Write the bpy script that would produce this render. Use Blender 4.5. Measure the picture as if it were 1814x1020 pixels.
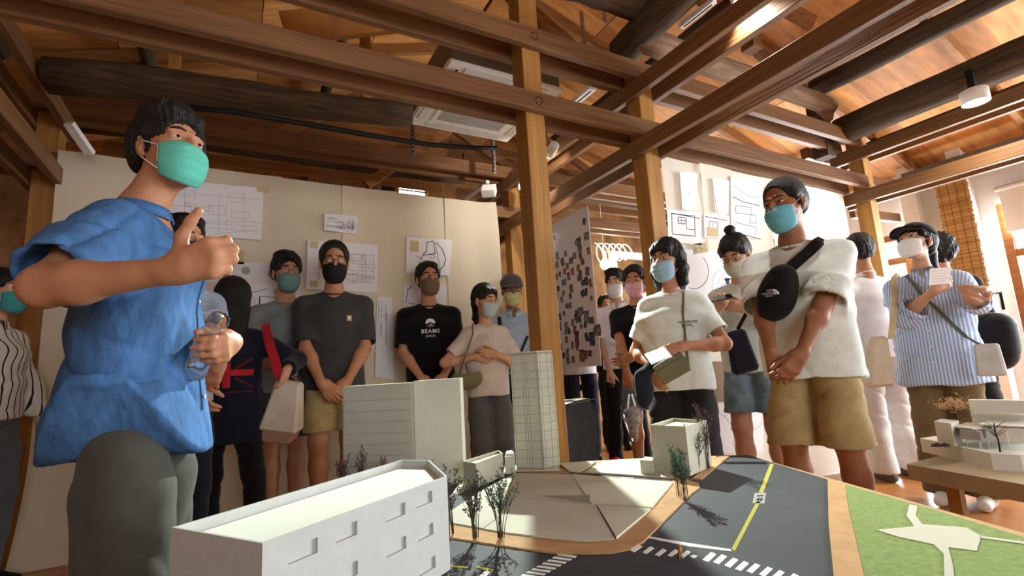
import bpy, bmesh, math, random
import numpy as np
from mathutils import Vector, Matrix
from mathutils.bvhtree import BVHTree

for o in list(bpy.data.objects): bpy.data.objects.remove(o)
S = bpy.context.scene
COL = S.collection
RNG = random.Random(7)

# ------------------------------------------------------------------ camera
FPX, YAW, PIT, ROL, CH = 892.2, 0.5084, 0.16435, -0.05875, 0.88
def cam_axes():
    cy, sy = math.cos(YAW), math.sin(YAW)
    fw = np.array([sy*math.cos(PIT), cy*math.cos(PIT), math.sin(PIT)])
    ri = np.array([cy, -sy, 0.0]); up = np.cross(ri, fw)
    return (ri*math.cos(ROL)+up*math.sin(ROL), -ri*math.sin(ROL)+up*math.cos(ROL), fw)
RI, UP, FW = cam_axes()
CAM = np.array([0, 0, CH])
cd = bpy.data.cameras.new('camera'); cam = bpy.data.objects.new('camera', cd); COL.objects.link(cam)
cd.sensor_fit = 'HORIZONTAL'; cd.sensor_width = 36.0; cd.lens = 36.0*FPX/1814.0
cd.clip_start = 0.02; cd.clip_end = 200
m = Matrix.Identity(4)
for r in range(3):
    m[r][0] = RI[r]; m[r][1] = UP[r]; m[r][2] = -FW[r]; m[r][3] = CAM[r]
cam.matrix_world = m
S.camera = cam

# ------------------------------------------------------------------ light, world, exposure
S.view_settings.view_transform = 'Standard'
S.view_settings.look = 'None'
S.view_settings.gamma = 1.0
S.view_settings.use_curve_mapping = False
S.view_settings.exposure = 0.03
world = bpy.data.worlds.new('sky'); S.world = world; world.use_nodes = True
wb = world.node_tree.nodes['Background']
wb.inputs[0].default_value = (0.93, 0.97, 1.0, 1); wb.inputs[1].default_value = 6.0

def aim(o, tgt):
    d = Vector(tgt)-o.location
    o.rotation_euler = d.to_track_quat('-Z', 'Y').to_euler()
def area_light(name, loc, tgt, sx, sy, power, col):
    l = bpy.data.lights.new(name, 'AREA'); l.shape = 'RECTANGLE'; l.size = sx; l.size_y = sy
    l.energy = power; l.color = col
    o = bpy.data.objects.new(name, l); COL.objects.link(o); o.location = loc; aim(o, tgt); return o
def spot_light(name, loc, tgt, power, deg, col, blend=.3, rad=.03):
    l = bpy.data.lights.new(name, 'SPOT'); l.energy = power; l.spot_size = math.radians(deg)
    l.spot_blend = blend; l.color = col; l.shadow_soft_size = rad
    o = bpy.data.objects.new(name, l); COL.objects.link(o); o.location = loc; aim(o, tgt); return o
def point_light(name, loc, power, col, rad=.05):
    l = bpy.data.lights.new(name, 'POINT'); l.energy = power; l.color = col; l.shadow_soft_size = rad
    o = bpy.data.objects.new(name, l); COL.objects.link(o); o.location = loc; return o
# daylight through the windows of the right wall and the glazed front behind the viewer
area_light('window_daylight', (6.45, .13, 1.5), (2.5, .4, 1.0), 3.4, 1.45, 400, (.91, .965, 1.0))
area_light('door_daylight', (6.45, 3.18, 1.1), (2.5, 2.6, 1.0), 1.1, 2.1, 170, (.91, .965, 1.0))
area_light('added_backlight', (5.97, 5.62, 1.55), (4.0, 2.4, 1.4), .85, 1.1, 130, (.88, .96, 1.0))  # added backlight for the bright paper wall, with no known source there
area_light('front_daylight', (.9, -3.45, 1.75), (.9, 2.6, 1.2), 3.0, 1.3, 26, (.91, .965, 1.0))

# ------------------------------------------------------------------ pixel helpers (1814x1020 frame)
def ray(px, py): return FW+RI*(px-907)/FPX-UP*(py-510)/FPX
def atz(px, py, z): d = ray(px, py); return CAM+d*((z-CH)/d[2])
def aty(px, py, y): d = ray(px, py); return CAM+d*(y/d[1])
def atx(px, py, x): d = ray(px, py); return CAM+d*(x/d[0])
def atd(px, py, dd): return CAM+ray(px, py)*dd
def depth_of(p): return float((np.array(p, float)-CAM)@FW)

# ------------------------------------------------------------------ object helpers
def put(name, me, mat=None, parent=None, smooth=False):
    o = bpy.data.objects.new(name, me); COL.objects.link(o)
    if mat is not None and not me.materials: me.materials.append(mat)
    if parent is not None: o.parent = parent
    if smooth: me.polygons.foreach_set('use_smooth', [True]*len(me.polygons))
    return o
def tag(o, label=None, cat=None, group=None, kind=None):
    if label: o['label'] = label
    if cat: o['category'] = cat
    if group: o['group'] = group
    if kind: o['kind'] = kind
    return o
def thing(name, label, cat, loc=(0, 0, 0), rz=0, group=None, kind=None):
    o = bpy.data.objects.new(name, None); COL.objects.link(o); o.empty_display_size = .05
    o.location = loc; o.rotation_euler = (0, 0, rz)
    return tag(o, label, cat, group, kind)
def mesh(name, v, f):
    me = bpy.data.meshes.new(name); me.from_pydata([tuple(map(float, p)) for p in v], [], [tuple(q) for q in f]); me.update(); return me
class MB:
    """collects simple solids into one mesh"""
    def __init__(s): s.v = []; s.f = []
    def add(s, v, f):
        n = len(s.v); s.v += [tuple(map(float, p)) for p in v]; s.f += [tuple(i+n for i in q) for q in f]; return s
    def box(s, a, b):
        x0, y0, z0 = a; x1, y1, z1 = b
        return s.add([(x0,y0,z0),(x1,y0,z0),(x1,y1,z0),(x0,y1,z0),(x0,y0,z1),(x1,y0,z1),(x1,y1,z1),(x0,y1,z1)],
                     [(3,2,1,0),(4,5,6,7),(0,1,5,4),(1,2,6,5),(2,3,7,6),(3,0,4,7)])
    def obox(s, c, ax, ay, az):
        c, ax, ay, az = [np.array(q, float) for q in (c, ax, ay, az)]
        P = [c+sx*ax+sy*ay+sz*az for sz in (-1, 1) for sx, sy in ((-1,-1),(1,-1),(1,1),(-1,1))]
        return s.add(P, [(3,2,1,0),(4,5,6,7),(0,1,5,4),(1,2,6,5),(2,3,7,6),(3,0,4,7)])
    def beam(s, a, b, w, h, up=(0, 0, 1)):
        a, b = np.array(a, float), np.array(b, float); d = b-a; L = np.linalg.norm(d); d /= L
        u = np.array(up, float); sd = np.cross(d, u); sd /= np.linalg.norm(sd); u = np.cross(sd, d)
        return s.obox((a+b)/2, d*L/2, sd*w/2, u*h/2)
    def prism(s, poly, z0, z1):
        n = len(poly); ar = sum(poly[i][0]*poly[(i+1)%n][1]-poly[(i+1)%n][0]*poly[i][1] for i in range(n))
        if ar < 0: poly = poly[::-1]
        v = [(p[0], p[1], z0) for p in poly]+[(p[0], p[1], z1) for p in poly]
        f = [tuple(range(n-1, -1, -1)), tuple(range(n, 2*n))]+[(i, (i+1)%n, n+(i+1)%n, n+i) for i in range(n)]
        return s.add(v, f)
    def tube(s, pts, r, n=6, cap=True):
        pts = [np.array(p, float) for p in pts]; rs = r if hasattr(r, '__len__') else [r]*len(pts)
        v = []; f = []; pu = None
        for i, p in enumerate(pts):
            t = pts[min(i+1, len(pts)-1)]-pts[max(i-1, 0)]; t /= (np.linalg.norm(t)+1e-9)
            if pu is None:
                pu = np.array([0, 0, 1.]) if abs(t[2]) < .9 else np.array([1., 0, 0])
            sd = np.cross(t, pu); sd /= (np.linalg.norm(sd)+1e-9); pu = np.cross(sd, t)
            for k in range(n):
                a = 2*math.pi*k/n; v.append(p+rs[i]*(math.cos(a)*sd+math.sin(a)*pu))
        for i in range(len(pts)-1):
            for k in range(n):
                f.append((i*n+k, i*n+(k+1)%n, (i+1)*n+(k+1)%n, (i+1)*n+k))
        if cap: f += [tuple(range(n-1, -1, -1)), tuple((len(pts)-1)*n+k for k in range(n))]
        return s.add(v, f)
    def lathe(s, prof, c=(0, 0, 0), n=20):
        v = []; f = []
        for r, z in prof:
            for k in range(n): a = 2*math.pi*k/n; v.append((c[0]+r*math.cos(a), c[1]+r*math.sin(a), c[2]+z))
        for i in range(len(prof)-1):
            for k in range(n): f.append((i*n+k, i*n+(k+1)%n, (i+1)*n+(k+1)%n, (i+1)*n+k))
        return s.add(v, f)
    def build(s, name, mat, parent=None, smooth=False, bevel=0):
        me = mesh(name, s.v, s.f)
        if bevel:
            bm = bmesh.new(); bm.from_mesh(me)
            bmesh.ops.bevel(bm, geom=[e for e in bm.edges if len(e.link_faces) == 2 and e.calc_face_angle(0) > .6], offset=bevel, segments=1, affect='EDGES', clamp_overlap=True)
            bm.to_mesh(me); bm.free()
        return put(name, me, mat, parent, smooth)

# ------------------------------------------------------------------ materials
MATS = {}
def lin(c):
    return tuple(((x/12.92) if x <= .04045 else ((x+.055)/1.055)**2.4) for x in c)+(1,)
def mat(name, rgb, rough=.8, noise=0, scale=8, spec=.3, bump=0, bscale=60, stretch=None, metal=0, trans=0, emit=0, sheen=0, coord='Object', rgb2=None, contrast=(.3, .7)):
    """principled material; colour given as display sRGB, optional mottled second colour and fine relief"""
    if name in MATS: return MATS[name]
    M = bpy.data.materials.new(name); M.use_nodes = True; nt = M.node_tree; N = nt.nodes; L = nt.links
    b = N['Principled BSDF']; MATS[name] = M
    b.inputs['Base Color'].default_value = lin(rgb); b.inputs['Roughness'].default_value = rough
    b.inputs['Specular IOR Level'].default_value = spec; b.inputs['Metallic'].default_value = metal
    b.inputs['Transmission Weight'].default_value = trans
    if sheen: b.inputs['Sheen Weight'].default_value = sheen
    if emit:
        b.inputs['Emission Color'].default_value = lin(rgb); b.inputs['Emission Strength'].default_value = emit
    if noise or bump:
        tc = N.new('ShaderNodeTexCoord'); mp = N.new('ShaderNodeMapping'); L.new(tc.outputs[coord], mp.inputs[0])
        if stretch: mp.inputs['Scale'].default_value = stretch
    if noise:
        nz = N.new('ShaderNodeTexNoise'); nz.inputs['Scale'].default_value = scale; nz.inputs['Detail'].default_value = 6; nz.inputs['Roughness'].default_value = .6
        L.new(mp.outputs[0], nz.inputs[0])
        cr = N.new('ShaderNodeValToRGB'); L.new(nz.outputs[0], cr.inputs[0])
        c2 = rgb2 if rgb2 else tuple(max(0, min(1, x*(1-noise))) for x in rgb)
        c1 = rgb if rgb2 else tuple(max(0, min(1, x*(1+noise*.5))) for x in rgb)
        cr.color_ramp.elements[0].position = contrast[0]; cr.color_ramp.elements[1].position = contrast[1]
        cr.color_ramp.elements[0].color = lin(c2); cr.color_ramp.elements[1].color = lin(c1)
        L.new(cr.outputs[0], b.inputs['Base Color'])
    if bump:
        nb = N.new('ShaderNodeTexNoise'); nb.inputs['Scale'].default_value = bscale; nb.inputs['Detail'].default_value = 4
        L.new(mp.outputs[0], nb.inputs[0]); bp = N.new('ShaderNodeBump'); bp.inputs['Strength'].default_value = bump; bp.inputs['Distance'].default_value = .01
        L.new(nb.outputs[0], bp.inputs['Height']); L.new(bp.outputs[0], b.inputs['Normal'])
    return M
def wood(name, rgb, rgb2, axis=0, rough=.55, spec=.35, scale=3):
    st = [14, 14, 14]; st[axis] = .7
    return mat(name, rgb, rough, noise=.5, scale=scale, spec=spec, bump=.25, bscale=6, stretch=st, rgb2=rgb2, contrast=(.25, .75))
def two_sided(name, rgb, tr=.35, rough=.9):
    """thin paper: diffuse with light passing through"""
    M = bpy.data.materials.new(name); M.use_nodes = True; nt = M.node_tree; N = nt.nodes; L = nt.links; MATS[name] = M
    out = N['Material Output']; b = N['Principled BSDF']; b.inputs['Base Color'].default_value = lin(rgb); b.inputs['Roughness'].default_value = rough; b.inputs['Specular IOR Level'].default_value = .15
    t = N.new('ShaderNodeBsdfTranslucent'); t.inputs[0].default_value = lin(rgb); mx = N.new('ShaderNodeMixShader'); mx.inputs[0].default_value = tr
    L.new(b.outputs[0], mx.inputs[1]); L.new(t.outputs[0], mx.inputs[2]); L.new(mx.outputs[0], out.inputs[0])
    tc = N.new('ShaderNodeTexCoord'); nz = N.new('ShaderNodeTexNoise'); nz.inputs['Scale'].default_value = 2.2; nz.inputs['Detail'].default_value = 5
    L.new(tc.outputs['Object'], nz.inputs[0]); bp = N.new('ShaderNodeBump'); bp.inputs['Strength'].default_value = .35; bp.inputs['Distance'].default_value = .03
    L.new(nz.outputs[0], bp.inputs['Height']); L.new(bp.outputs[0], b.inputs['Normal'])
    return M
# ================================================================== large structure
W_BEAM = wood('beam_wood_x', (.52, .37, .235), (.35, .225, .12), 0)
W_BEAMY = wood('beam_wood_y', (.54, .39, .25), (.36, .235, .13), 1)
W_POST = wood('post_wood', (.70, .52, .27), (.55, .37, .16), 2, scale=2)
W_LOG = wood('log_wood_x', (.37, .29, .21), (.17, .13, .095), 0, rough=.8, spec=.15)
W_LOGY = wood('log_wood_y', (.40, .34, .27), (.18, .15, .12), 1, rough=.8, spec=.15)
W_LOGG = wood('grey_log_wood', (.62, .53, .44), (.42, .33, .25), 0, rough=.8, spec=.15)
PLY = [mat('plywood_%d' % i, c, .5, noise=.22, scale=2.5, stretch=(1, 5, 1), spec=.3) for i, c in enumerate([(.76, .53, .29), (.70, .47, .24), (.80, .57, .33), (.66, .44, .235)])]
W_RAFT = wood('rafter_wood', (.62, .42, .22), (.42, .26, .13), 0)
PLASTER = mat('white_plaster', (.94, .94, .93), .9, noise=.06, scale=3, bump=.1, bscale=25)
EARTH = mat('earth_plaster', (.60, .45, .29), .9, noise=.3, scale=4, bump=.4, bscale=12)
OSB = mat('osb_board', (.72, .50, .26), .7, noise=.5, scale=14, bump=.2, bscale=40, rgb2=(.50, .31, .14), stretch=(1, 1, 2))
FLOORM = wood('floor_wood', (.74, .50, .27), (.62, .38, .18), 1, rough=.28, spec=.5, scale=1.2)
WINW = wood('window_wood', (.66, .43, .23), (.5, .3, .15), 1)
STEEL = mat('galvanised_steel', (.62, .62, .62), .35, noise=.15, scale=20, metal=.8)
GREY = mat('grey_panel', (.43, .43, .45), .6)
BLACKM = mat('black_pipe', (.06, .06, .06), .6)
WHITEP = mat('white_plastic', (.90, .89, .87), .4)
GLASS = mat('window_glass', (.95, .97, .97), .02, trans=1.0, spec=.5)

fl = MB().box((-4.6, -3.6, -.1), (6.7, 7.2, 0)).build('floor', FLOORM); tag(fl, 'polished orange brown wooden floor', None, kind='structure')

# ---- back wall: earth plaster with OSB boards and a small slatted window
wbk = thing('wall_back', 'earth plastered back wall with rough patches', None, (0, 0, 0), kind='structure')
Y = 5.7
p0 = aty(705, 319, Y); p1 = aty(757, 345, Y)
wx0, wx1, wz1, wz0 = p0[0], p1[0], p0[2], p1[2]-.05
for a, b in (((-4.6, Y, 0), (wx0, Y+.1, 4.8)), ((wx1, Y, 0), (5.55, Y+.1, 4.8)), ((6.4, Y, 0), (6.7, Y+.1, 4.8)), ((5.55, Y, 2.1), (6.4, Y+.1, 4.8)), ((5.55, Y, 0), (6.4, Y+.1, 1.0)), ((wx0, Y, wz1), (wx1, Y+.1, 4.8)), ((wx0, Y, 0), (wx1, Y+.1, wz0))):
    MB().box(a, b).build('plaster_panel', EARTH, wbk)
w1 = thing('window_1', 'small slatted window glowing warm high on the back wall', None, kind='structure')
MB().box((wx0-.04, Y-.03, wz1), (wx1+.04, Y+.02, wz1+.05)).box((wx0-.04, Y-.03, wz0-.05), (wx1+.04, Y+.02, wz0)).box((wx0-.05, Y-.03, wz0), (wx0, Y+.02, wz1)).box((wx1, Y-.03, wz0), (wx1+.05, Y+.02, wz1)).build('window_frame', WINW, w1)
for i in range(3):
    zz = wz0+(i+.7)*(wz1-wz0)/3.4
    MB().obox(((wx0+wx1)/2, Y+.05, zz), ((wx1-wx0)/2, 0, 0), (0, .028, .016), (0, -.002, .004)).build('slat', WINW, w1)
w3 = thing('window_added', 'unseen wooden window added at the far end of the back wall to carry a backlight', None, kind='structure')  # unseen window added as an opening for the backlight behind the paper
MB().box((5.5, Y-.03, 2.1), (6.45, Y+.03, 2.16)).box((5.5, Y-.03, .94), (6.45, Y+.03, 1.0)).box((5.49, Y-.03, 1.0), (5.55, Y+.03, 2.1)).box((6.4, Y-.03, 1.0), (6.46, Y+.03, 2.1)).build('window_frame', WINW, w3)
MB().box((5.55, Y+.04, 1.0), (6.4, Y+.045, 2.1)).build('pane', GLASS, w3)
x0 = aty(345, 300, Y-.03)[0]; x1 = aty(566, 300, Y-.03)[0]
n = 3
for i in range(n):
    a = x0-1.0+i*(x1-x0+1.0)/n; b = x0-1.0+(i+1)*(x1-x0+1.0)/n-.006
    MB().box((a, Y-.03, 1.2), (b, Y-.002, 3.6)).build('osb_panel', OSB, wbk)
xb = aty(540, 300, Y-.05)[0]; MB().box((xb-.03, Y-.08, 1.2), (xb+.03, Y-.032, 3.7)).build('batten', W_LOG, wbk)
px = aty(682, 320, Y-.1)[0]; tag(MB().box((px-.045, Y-.2, 0), (px+.045, Y-.11, 3.5)).build('dark_wall_post', mat('dark_post', (.10, .08, .07), .7)), 'dark square post standing against the earth plastered back wall', 'post')
# ---- left wall
wl = thing('wall_left', 'brown wooden left wall behind the posts', None, kind='structure')
for i in range(14):
    a = -3.6+i*.66; MB().box((-3.4, a, 0), (-3.36, a+.652, 3.5)).build('wall_board', W_POST if i % 3 == 1 else PLY[i % 4], wl)
# ---- wall behind the viewer with a wide glazed opening
wf = thing('wall_front', 'white wall behind the viewer with a wide window', None, kind='structure')
for a, b in (((-4.6, -3.6, 0), (-.6, -3.5, 4)), ((2.4, -3.6, 0), (6.7, -3.5, 4)), ((-.6, -3.6, 0), (2.4, -3.5, 1.1)), ((-.6, -3.6, 2.4), (2.4, -3.5, 4.4))):
    MB().box(a, b).build('plaster_panel', PLASTER, wf)
# ---- right wall, white, glazed door at the far end and a window at the near end
XR = 6.5
wr = thing('wall_right', 'white plastered right wall with bright openings', None, kind='structure')
dy0, dy1 = 2.62, 3.75; wy0, wy1 = -1.6, 1.86; dz1 = 2.16; wz0, wz1 = .75, 2.22
for a, b in (((XR, dy1, 0), (XR+.12, 7.2, 3.4)), ((XR, wy1, 0), (XR+.12, dy0, 3.4)), ((XR, -3.6, 0), (XR+.12, wy0, 3.4)), ((XR, dy0, dz1), (XR+.12, dy1, 3.4)), ((XR, wy0, wz1), (XR+.12, wy1, 3.4)), ((XR, wy0, 0), (XR+.12, wy1, wz0))):
    MB().box(a, b).build('plaster_panel', PLASTER, wr)
MB().box((XR-.16, 1.98, 0), (XR-.002, 2.10, 3.0)).box((XR-.14, 2.42, 0), (XR-.002, 2.56, 3.0)).build('pilaster', PLASTER, wr)
def framed(root, x, y0, y1, z0, z1, cols, rows, w=.06):
    fr = MB().box((x, y0, z0), (x+.06, y0+w, z1)).box((x, y1-w, z0), (x+.06, y1, z1)).box((x, y0+w, z1-w), (x+.06, y1-w, z1)).box((x, y0+w, z0), (x+.06, y1-w, z0+w)).build('window_frame', WINW, root)
    for c in cols: MB().box((x+.004, y0+(y1-y0)*c-w/2, z0+w), (x+.056, y0+(y1-y0)*c+w/2, z1-w)).build('mullion', WINW, root)
    for r in rows: MB().box((x+.008, y0+w, z0+(z1-z0)*r-w/2), (x+.052, y1-w, z0+(z1-z0)*r+w/2)).build('transom', WINW, root)
    cs = [0]+cols+[1]; rs = [0]+rows+[1]
    for i in range(len(cs)-1):
        for j in range(len(rs)-1):
            MB().box((x+.028, y0+(y1-y0)*cs[i]+w/2, z0+(z1-z0)*rs[j]+w/2), (x+.032, y0+(y1-y0)*cs[i+1]-w/2, z0+(z1-z0)*rs[j+1]-w/2)).build('pane', GLASS, root)
w2 = thing('window_2', 'wood framed window flooded with daylight on the right wall', None, kind='structure')
framed(w2, XR+.02, wy0, wy1, wz0, wz1, [.33, .66], [.66], .07)
d1 = thing('door_1', 'glazed wooden door blown out by daylight at the far end of the right wall', None, kind='structure')
framed(d1, XR+.02, dy0, dy1, .01, dz1, [.5], [.33, .86], .07)

# ---- roof: ridge along the depth of the room, plywood sheets over rafters
RX, RZ, SL = 1.95, 4.15, .31
def roofz(x): return RZ-abs(x-RX)*SL
ceil = thing('ceiling', 'orange plywood roof underside with rafters and old log beams', None, kind='structure')
for side in (-1, 1):
    cs = math.sqrt(1+SL*SL)
    for i in range(7):
        for j in range(12):
            a = .02+i*.91; xc = RX+side*(a+.45)/1.0
            if not (-4.6 < xc < 7.2): continue
            yc = -3.4+j*.93+.46
            u = np.array([.4515, 0, -side*SL*.4515])
            MB().obox((xc, yc, roofz(xc)+.06), u, (0, .4648, 0), np.array([side*SL, 0, 1])/cs*.006).build('plywood_panel', PLY[(i*5+j*3+(side > 0)) % 4], ceil)
    for j in range(12):
        yc = -3.2+j*.93
        xe = RX+side*6.2; xe = max(-4.5, min(7.0, xe))
        MB().beam((RX+side*.02, yc, roofz(RX)-.005), (xe, yc, roofz(xe)-.005), .05, .095).build('rafter', W_RAFT, ceil)
for side in (-1, 1):
    xe = -4.6 if side < 0 else 7.2; u = np.array([abs(xe-RX)/2+.02, 0, -side*SL*(abs(xe-RX)/2+.02)])*np.array([1, 1, 1.0])
    xm = (RX+xe)/2; MB().obox((xm, 1.9, roofz(xm)+.085), u, (0, 5.6, 0), np.array([side*SL, 0, 1])*.008).build('roof_deck', PLY[3], ceil)
def log(name, a, b, r, m, bend=.02, seed=0, n=14, seg=10):
    rg = random.Random(seed); a = np.array(a, float); b = np.array(b, float); pts = []; rs = []
    for i in range(seg+1):
        t = i/seg; p = a+(b-a)*t
        p = p+np.array([0, 0, 1])*bend*math.sin(t*math.pi*1.3+seed)+np.array([rg.uniform(-1, 1), rg.uniform(-1, 1), rg.uniform(-1, 1)])*r*.05
        pts.append(p); rs.append(r*(1-.15*t)*(1+rg.uniform(-.05, .05)))
    return MB().tube(pts, rs, n).build(name, m, ceil, True)
log('log_beam', (-.92, 3.34, 2.57), (1.0, 3.06, 2.66), .10, W_LOG, .03, 1)
log('log_beam', (4.6, 2.2, 2.77), (4.6, -1.6, 2.80), .125, W_LOGY, .02, 2)
log('log_beam', (4.5, 2.3, 3.22), (4.5, -1.6, 3.24), .085, W_LOGY, .02, 3)
log('log_beam', (2.25, 2.17, 3.0), (4.5, 2.19, 2.98), .085, W_LOGG, .015, 4)
log('log_beam', (1.25, 2.12, 3.13), (2.3, 2.08, 3.12), .095, W_LOG, .01, 5)
log('log_beam', (2.28, 2.35, 3.0), (2.32, -.6, 3.3), .11, W_LOGY, .01, 6)
log('log_beam', (-1.22, 3.5, 2.78), (-1.2, .3, 2.8), .10, W_LOGY, .01, 7)
log('log_beam', (-1.2, 4.7, 2.95), (2.1, 4.7, 2.97), .09, W_LOG, .02, 8)
log('log_beam', (2.4, 4.6, 2.95), (6.3, 4.6, 2.9), .09, W_LOG, .02, 9)
# purlins, struts and diagonal ties between the frame and the roof
for x, r in ((-.6, .055), (.7, .055), (3.3, .05), (5.6, .055)):
    log('purlin', (x, -3.0, roofz(x)-.11), (x, 5.6, roofz(x)-.11), r, W_LOGY, .015, int(x*10))
for i, (a, b, w, h, mm) in enumerate([((.72, 3.1, 2.68), (.7, 3.1, 3.66), .06, .06, W_POST), ((-.35, 3.25, 2.66), (-.35, 3.25, 3.3), .055, .055, W_POST),
        ((1.05, 4.6, 2.7), (2.0, 4.62, 3.5), .06, .09, W_RAFT), ((.2, 4.62, 3.0), (1.1, 4.64, 3.7), .06, .09, W_RAFT), ((1.9, 4.62, 3.5), (3.0, 4.6, 2.9), .06, .09, W_BEAM),
        ((3.05, 4.55, 2.95), (3.05, 4.55, 3.7), .09, .09, W_BEAM), ((3.1, 4.55, 3.5), (4.3, 4.55, 2.9), .05, .08, W_BEAM), ((3.2, 2.0, 3.05), (3.2, 2.0, 3.75), .1, .1, W_BEAM),
        ((2.5, 1.9, 3.5), (3.25, 1.6, 3.0), .05, .09, W_RAFT), ((4.5, 2.2, 2.9), (3.4, 2.25, 3.45), .05, .09, W_BEAM), ((4.6, 2.35, 2.6), (4.6, 2.35, 3.25), .13, .13, W_LOGY),
        ((4.55, 2.5, 2.7), (5.8, 2.6, 2.75), .06, .1, W_BEAM), ((5.2, 2.5, 2.55), (6.3, 2.5, 2.62), .05, .1, W_BEAM), ((5.3, 2.55, 2.22), (6.2, 2.55, 2.26), .05, .09, W_BEAM),
        ((.2, 2.9, 2.92), (1.1, 2.7, 3.18), .04, .2, PLY[1]), ((-.75, 2.6, 2.78), (.35, 2.35, 2.86), .03, .16, PLY[2]), ((1.5, 2.5, 3.3), (2.3, 2.6, 3.0), .05, .1, W_RAFT)]):
    up = (0, 1, 0) if abs(np.array(b)-np.array(a))[2] > .9*np.linalg.norm(np.array(b)-np.array(a)) else (0, 0, 1)
    MB().beam(a, b, w, h, up).build('strut', mm, ceil)
for (y, z) in ((4.9, 3.3), (5.1, 2.95), (5.25, 3.6)):
    MB().beam((-1.0, y, z), (2.0, y, z+.02), .05, .09).build('strut', W_RAFT, ceil)
    MB().beam((2.2, y, z), (6.2, y, z+.02), .05, .09).build('strut', W_BEAM, ceil)

# ---- new timber frame: posts clasped by paired beams on two levels
tf = thing('timber_frame', 'honey coloured timber posts clasped by paired brown beams on two levels', 'timber frame')
PS = .06
A_Z = ((2.274, 2.38), (2.66, 2.775)); B_Z = ((2.168, 2.272), (2.555, 2.658)); BT = .045
posts = [(1.42, 2.23, 3.95), (2.276, 2.23, 2.8), (4.9, 2.23, 2.8), (2.276, 4.0, 2.8), (-1.06, 4.0, 2.8), (4.9, 4.0, 2.8)]
for x, y, zt in posts: MB().box((x-PS, y-PS, 0), (x+PS, y+PS, zt)).build('post', W_POST, tf, bevel=.004)
BE = .003
def pair_x(y, x0, x1, lv):
    for s in (-1, 1):
        yy = y+s*(PS+BT/2+.001); z0, z1 = A_Z[lv]
        MB().box((x0, yy-BT/2, z0), (x1, yy+BT/2, z1)).build('beam', W_BEAM, tf, bevel=BE)
def pair_y(x, y0, y1, lv):
    for s in (-1, 1):
        xx = x+s*(PS+BT/2+.001); z0, z1 = B_Z[lv]
        MB().box((xx-BT/2, y0, z0), (xx+BT/2, y1, z1)).build('beam', W_BEAMY, tf, bevel=BE)
for lv in (0, 1):
    pair_x(2.23, -3.3, 2.4, lv); pair_x(4.0, -3.3, 2.4, lv)
    pair_y(2.276, -3.3, 5.5, lv); pair_y(4.9, -3.3, 2.42, lv); pair_y(-1.06, -3.3, 4.15, lv)
    pair_x(4.0, 2.42, 6.4, lv)
pair_x(2.23, 2.42, 4.78, 0); pair_x(2.23, 2.42, 4.78, 1)
def bolts(x, y, z, r=.022, n=8):
    b = MB()
    for k in range(n):
        a = 2*math.pi*k/n; b.tube([(x+r*math.cos(a), y+.001, z+r*math.sin(a)), (x+r*math.cos(a), y-.0025, z+r*math.sin(a))], .0042, 6)
    o = b.build('bolt_ring', mat('bolt_black', (.08, .06, .05), .6), tf); o['kind'] = 'stuff'
for x in (1.42, 2.30):
    for z in (2.327, 2.717): bolts(x, 2.23-PS-BT-.001, z)

# ---- air conditioner cassette hung from the beams
ac = thing('air_conditioner', 'white ceiling cassette air conditioner hung between the beams', 'air conditioner', (1.49, 2.94, 2.72))
s = .42
MB().box((-s, -s, 0), (s, s, .028)).build('panel', WHITEP, ac, bevel=.02)
for (a, b) in (((-.30, -.385), (.30, -.325)), ((-.30, .325), (.30, .385)), ((-.385, -.30), (-.325, .30)), ((.325, -.30), (.385, .30))):
    MB().box((a[0], a[1], -.006), (b[0], b[1], .002)).build('louvre', mat('louvre_white', (.80, .79, .77), .5), ac, bevel=.003)
MB().box((-.29, -.29, -.008), (.29, .29, .002)).build('grille_frame', WHITEP, ac, bevel=.004)
gm = MB()
for i in range(26): gm.box((-.25, -.245+i*.0195, -.0115), (.25, -.245+i*.0195+.010, -.0085))
gm.build('grille', mat('grille_grey', (.66, .65, .64), .6), ac)
MB().box((-.39, -.39, .03), (.39, .39, .26)).build('housing', mat('ac_steel', (.50, .48, .45), .45, metal=.4), ac)
MB().box((-.355, -.36, -.0105), (-.335, -.28, -.0065)).build('sensor', BLACKM, ac)
# hanging perforated angle irons
for i, (px, ya, yb, yy) in enumerate([(732, 195, 280, 3.6), (876, 250, 307, 3.6), (665, 0, 20, 2.6), (728, 40, 62, 3.0), (812, 50, 75, 2.75), (1037, 50, 100, 2.6), (1072, 0, 40, 2.6)]):
    a = aty(px, ya, yy); b = aty(px, yb, yy)
    t = thing('angle_iron', 'perforated angle iron hanger '+('at the left corner of the air conditioner', 'below the right corner of the air conditioner', 'at the top edge left of the centre post', 'between the upper beams left of the air conditioner', 'above the air conditioner near the centre post', 'just right of the centre post', 'under the dark log at the top edge')[i], 'bracket', tuple(b), 0, 'angle iron hangers')
    h = a[2]-b[2]+.12
    MB().box((-.018, -.0015, 0), (.018, .0015, h)).box((-.018, -.03, 0), (-.015, -.0015, h)).build('angle', STEEL, t)
    hm = MB()
    for k in range(int(h/.035)): hm.box((-.005, -.0032, .012+k*.035), (.007, -.0016, .03+k*.035))
    o = hm.build('slots', BLACKM, t); o['kind'] = 'stuff'
# black insulated pipe below the left log
pp = [aty(*q, 2.86) for q in ((300, 187), (420, 199), (540, 219), (650, 239), (760, 256), (840, 262), (880, 262))]
tag(MB().tube(pp, .016, 8).build('insulated_pipe', BLACKM, None, True), 'black insulated pipe running below the big log to the air conditioner', 'pipe')
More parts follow.
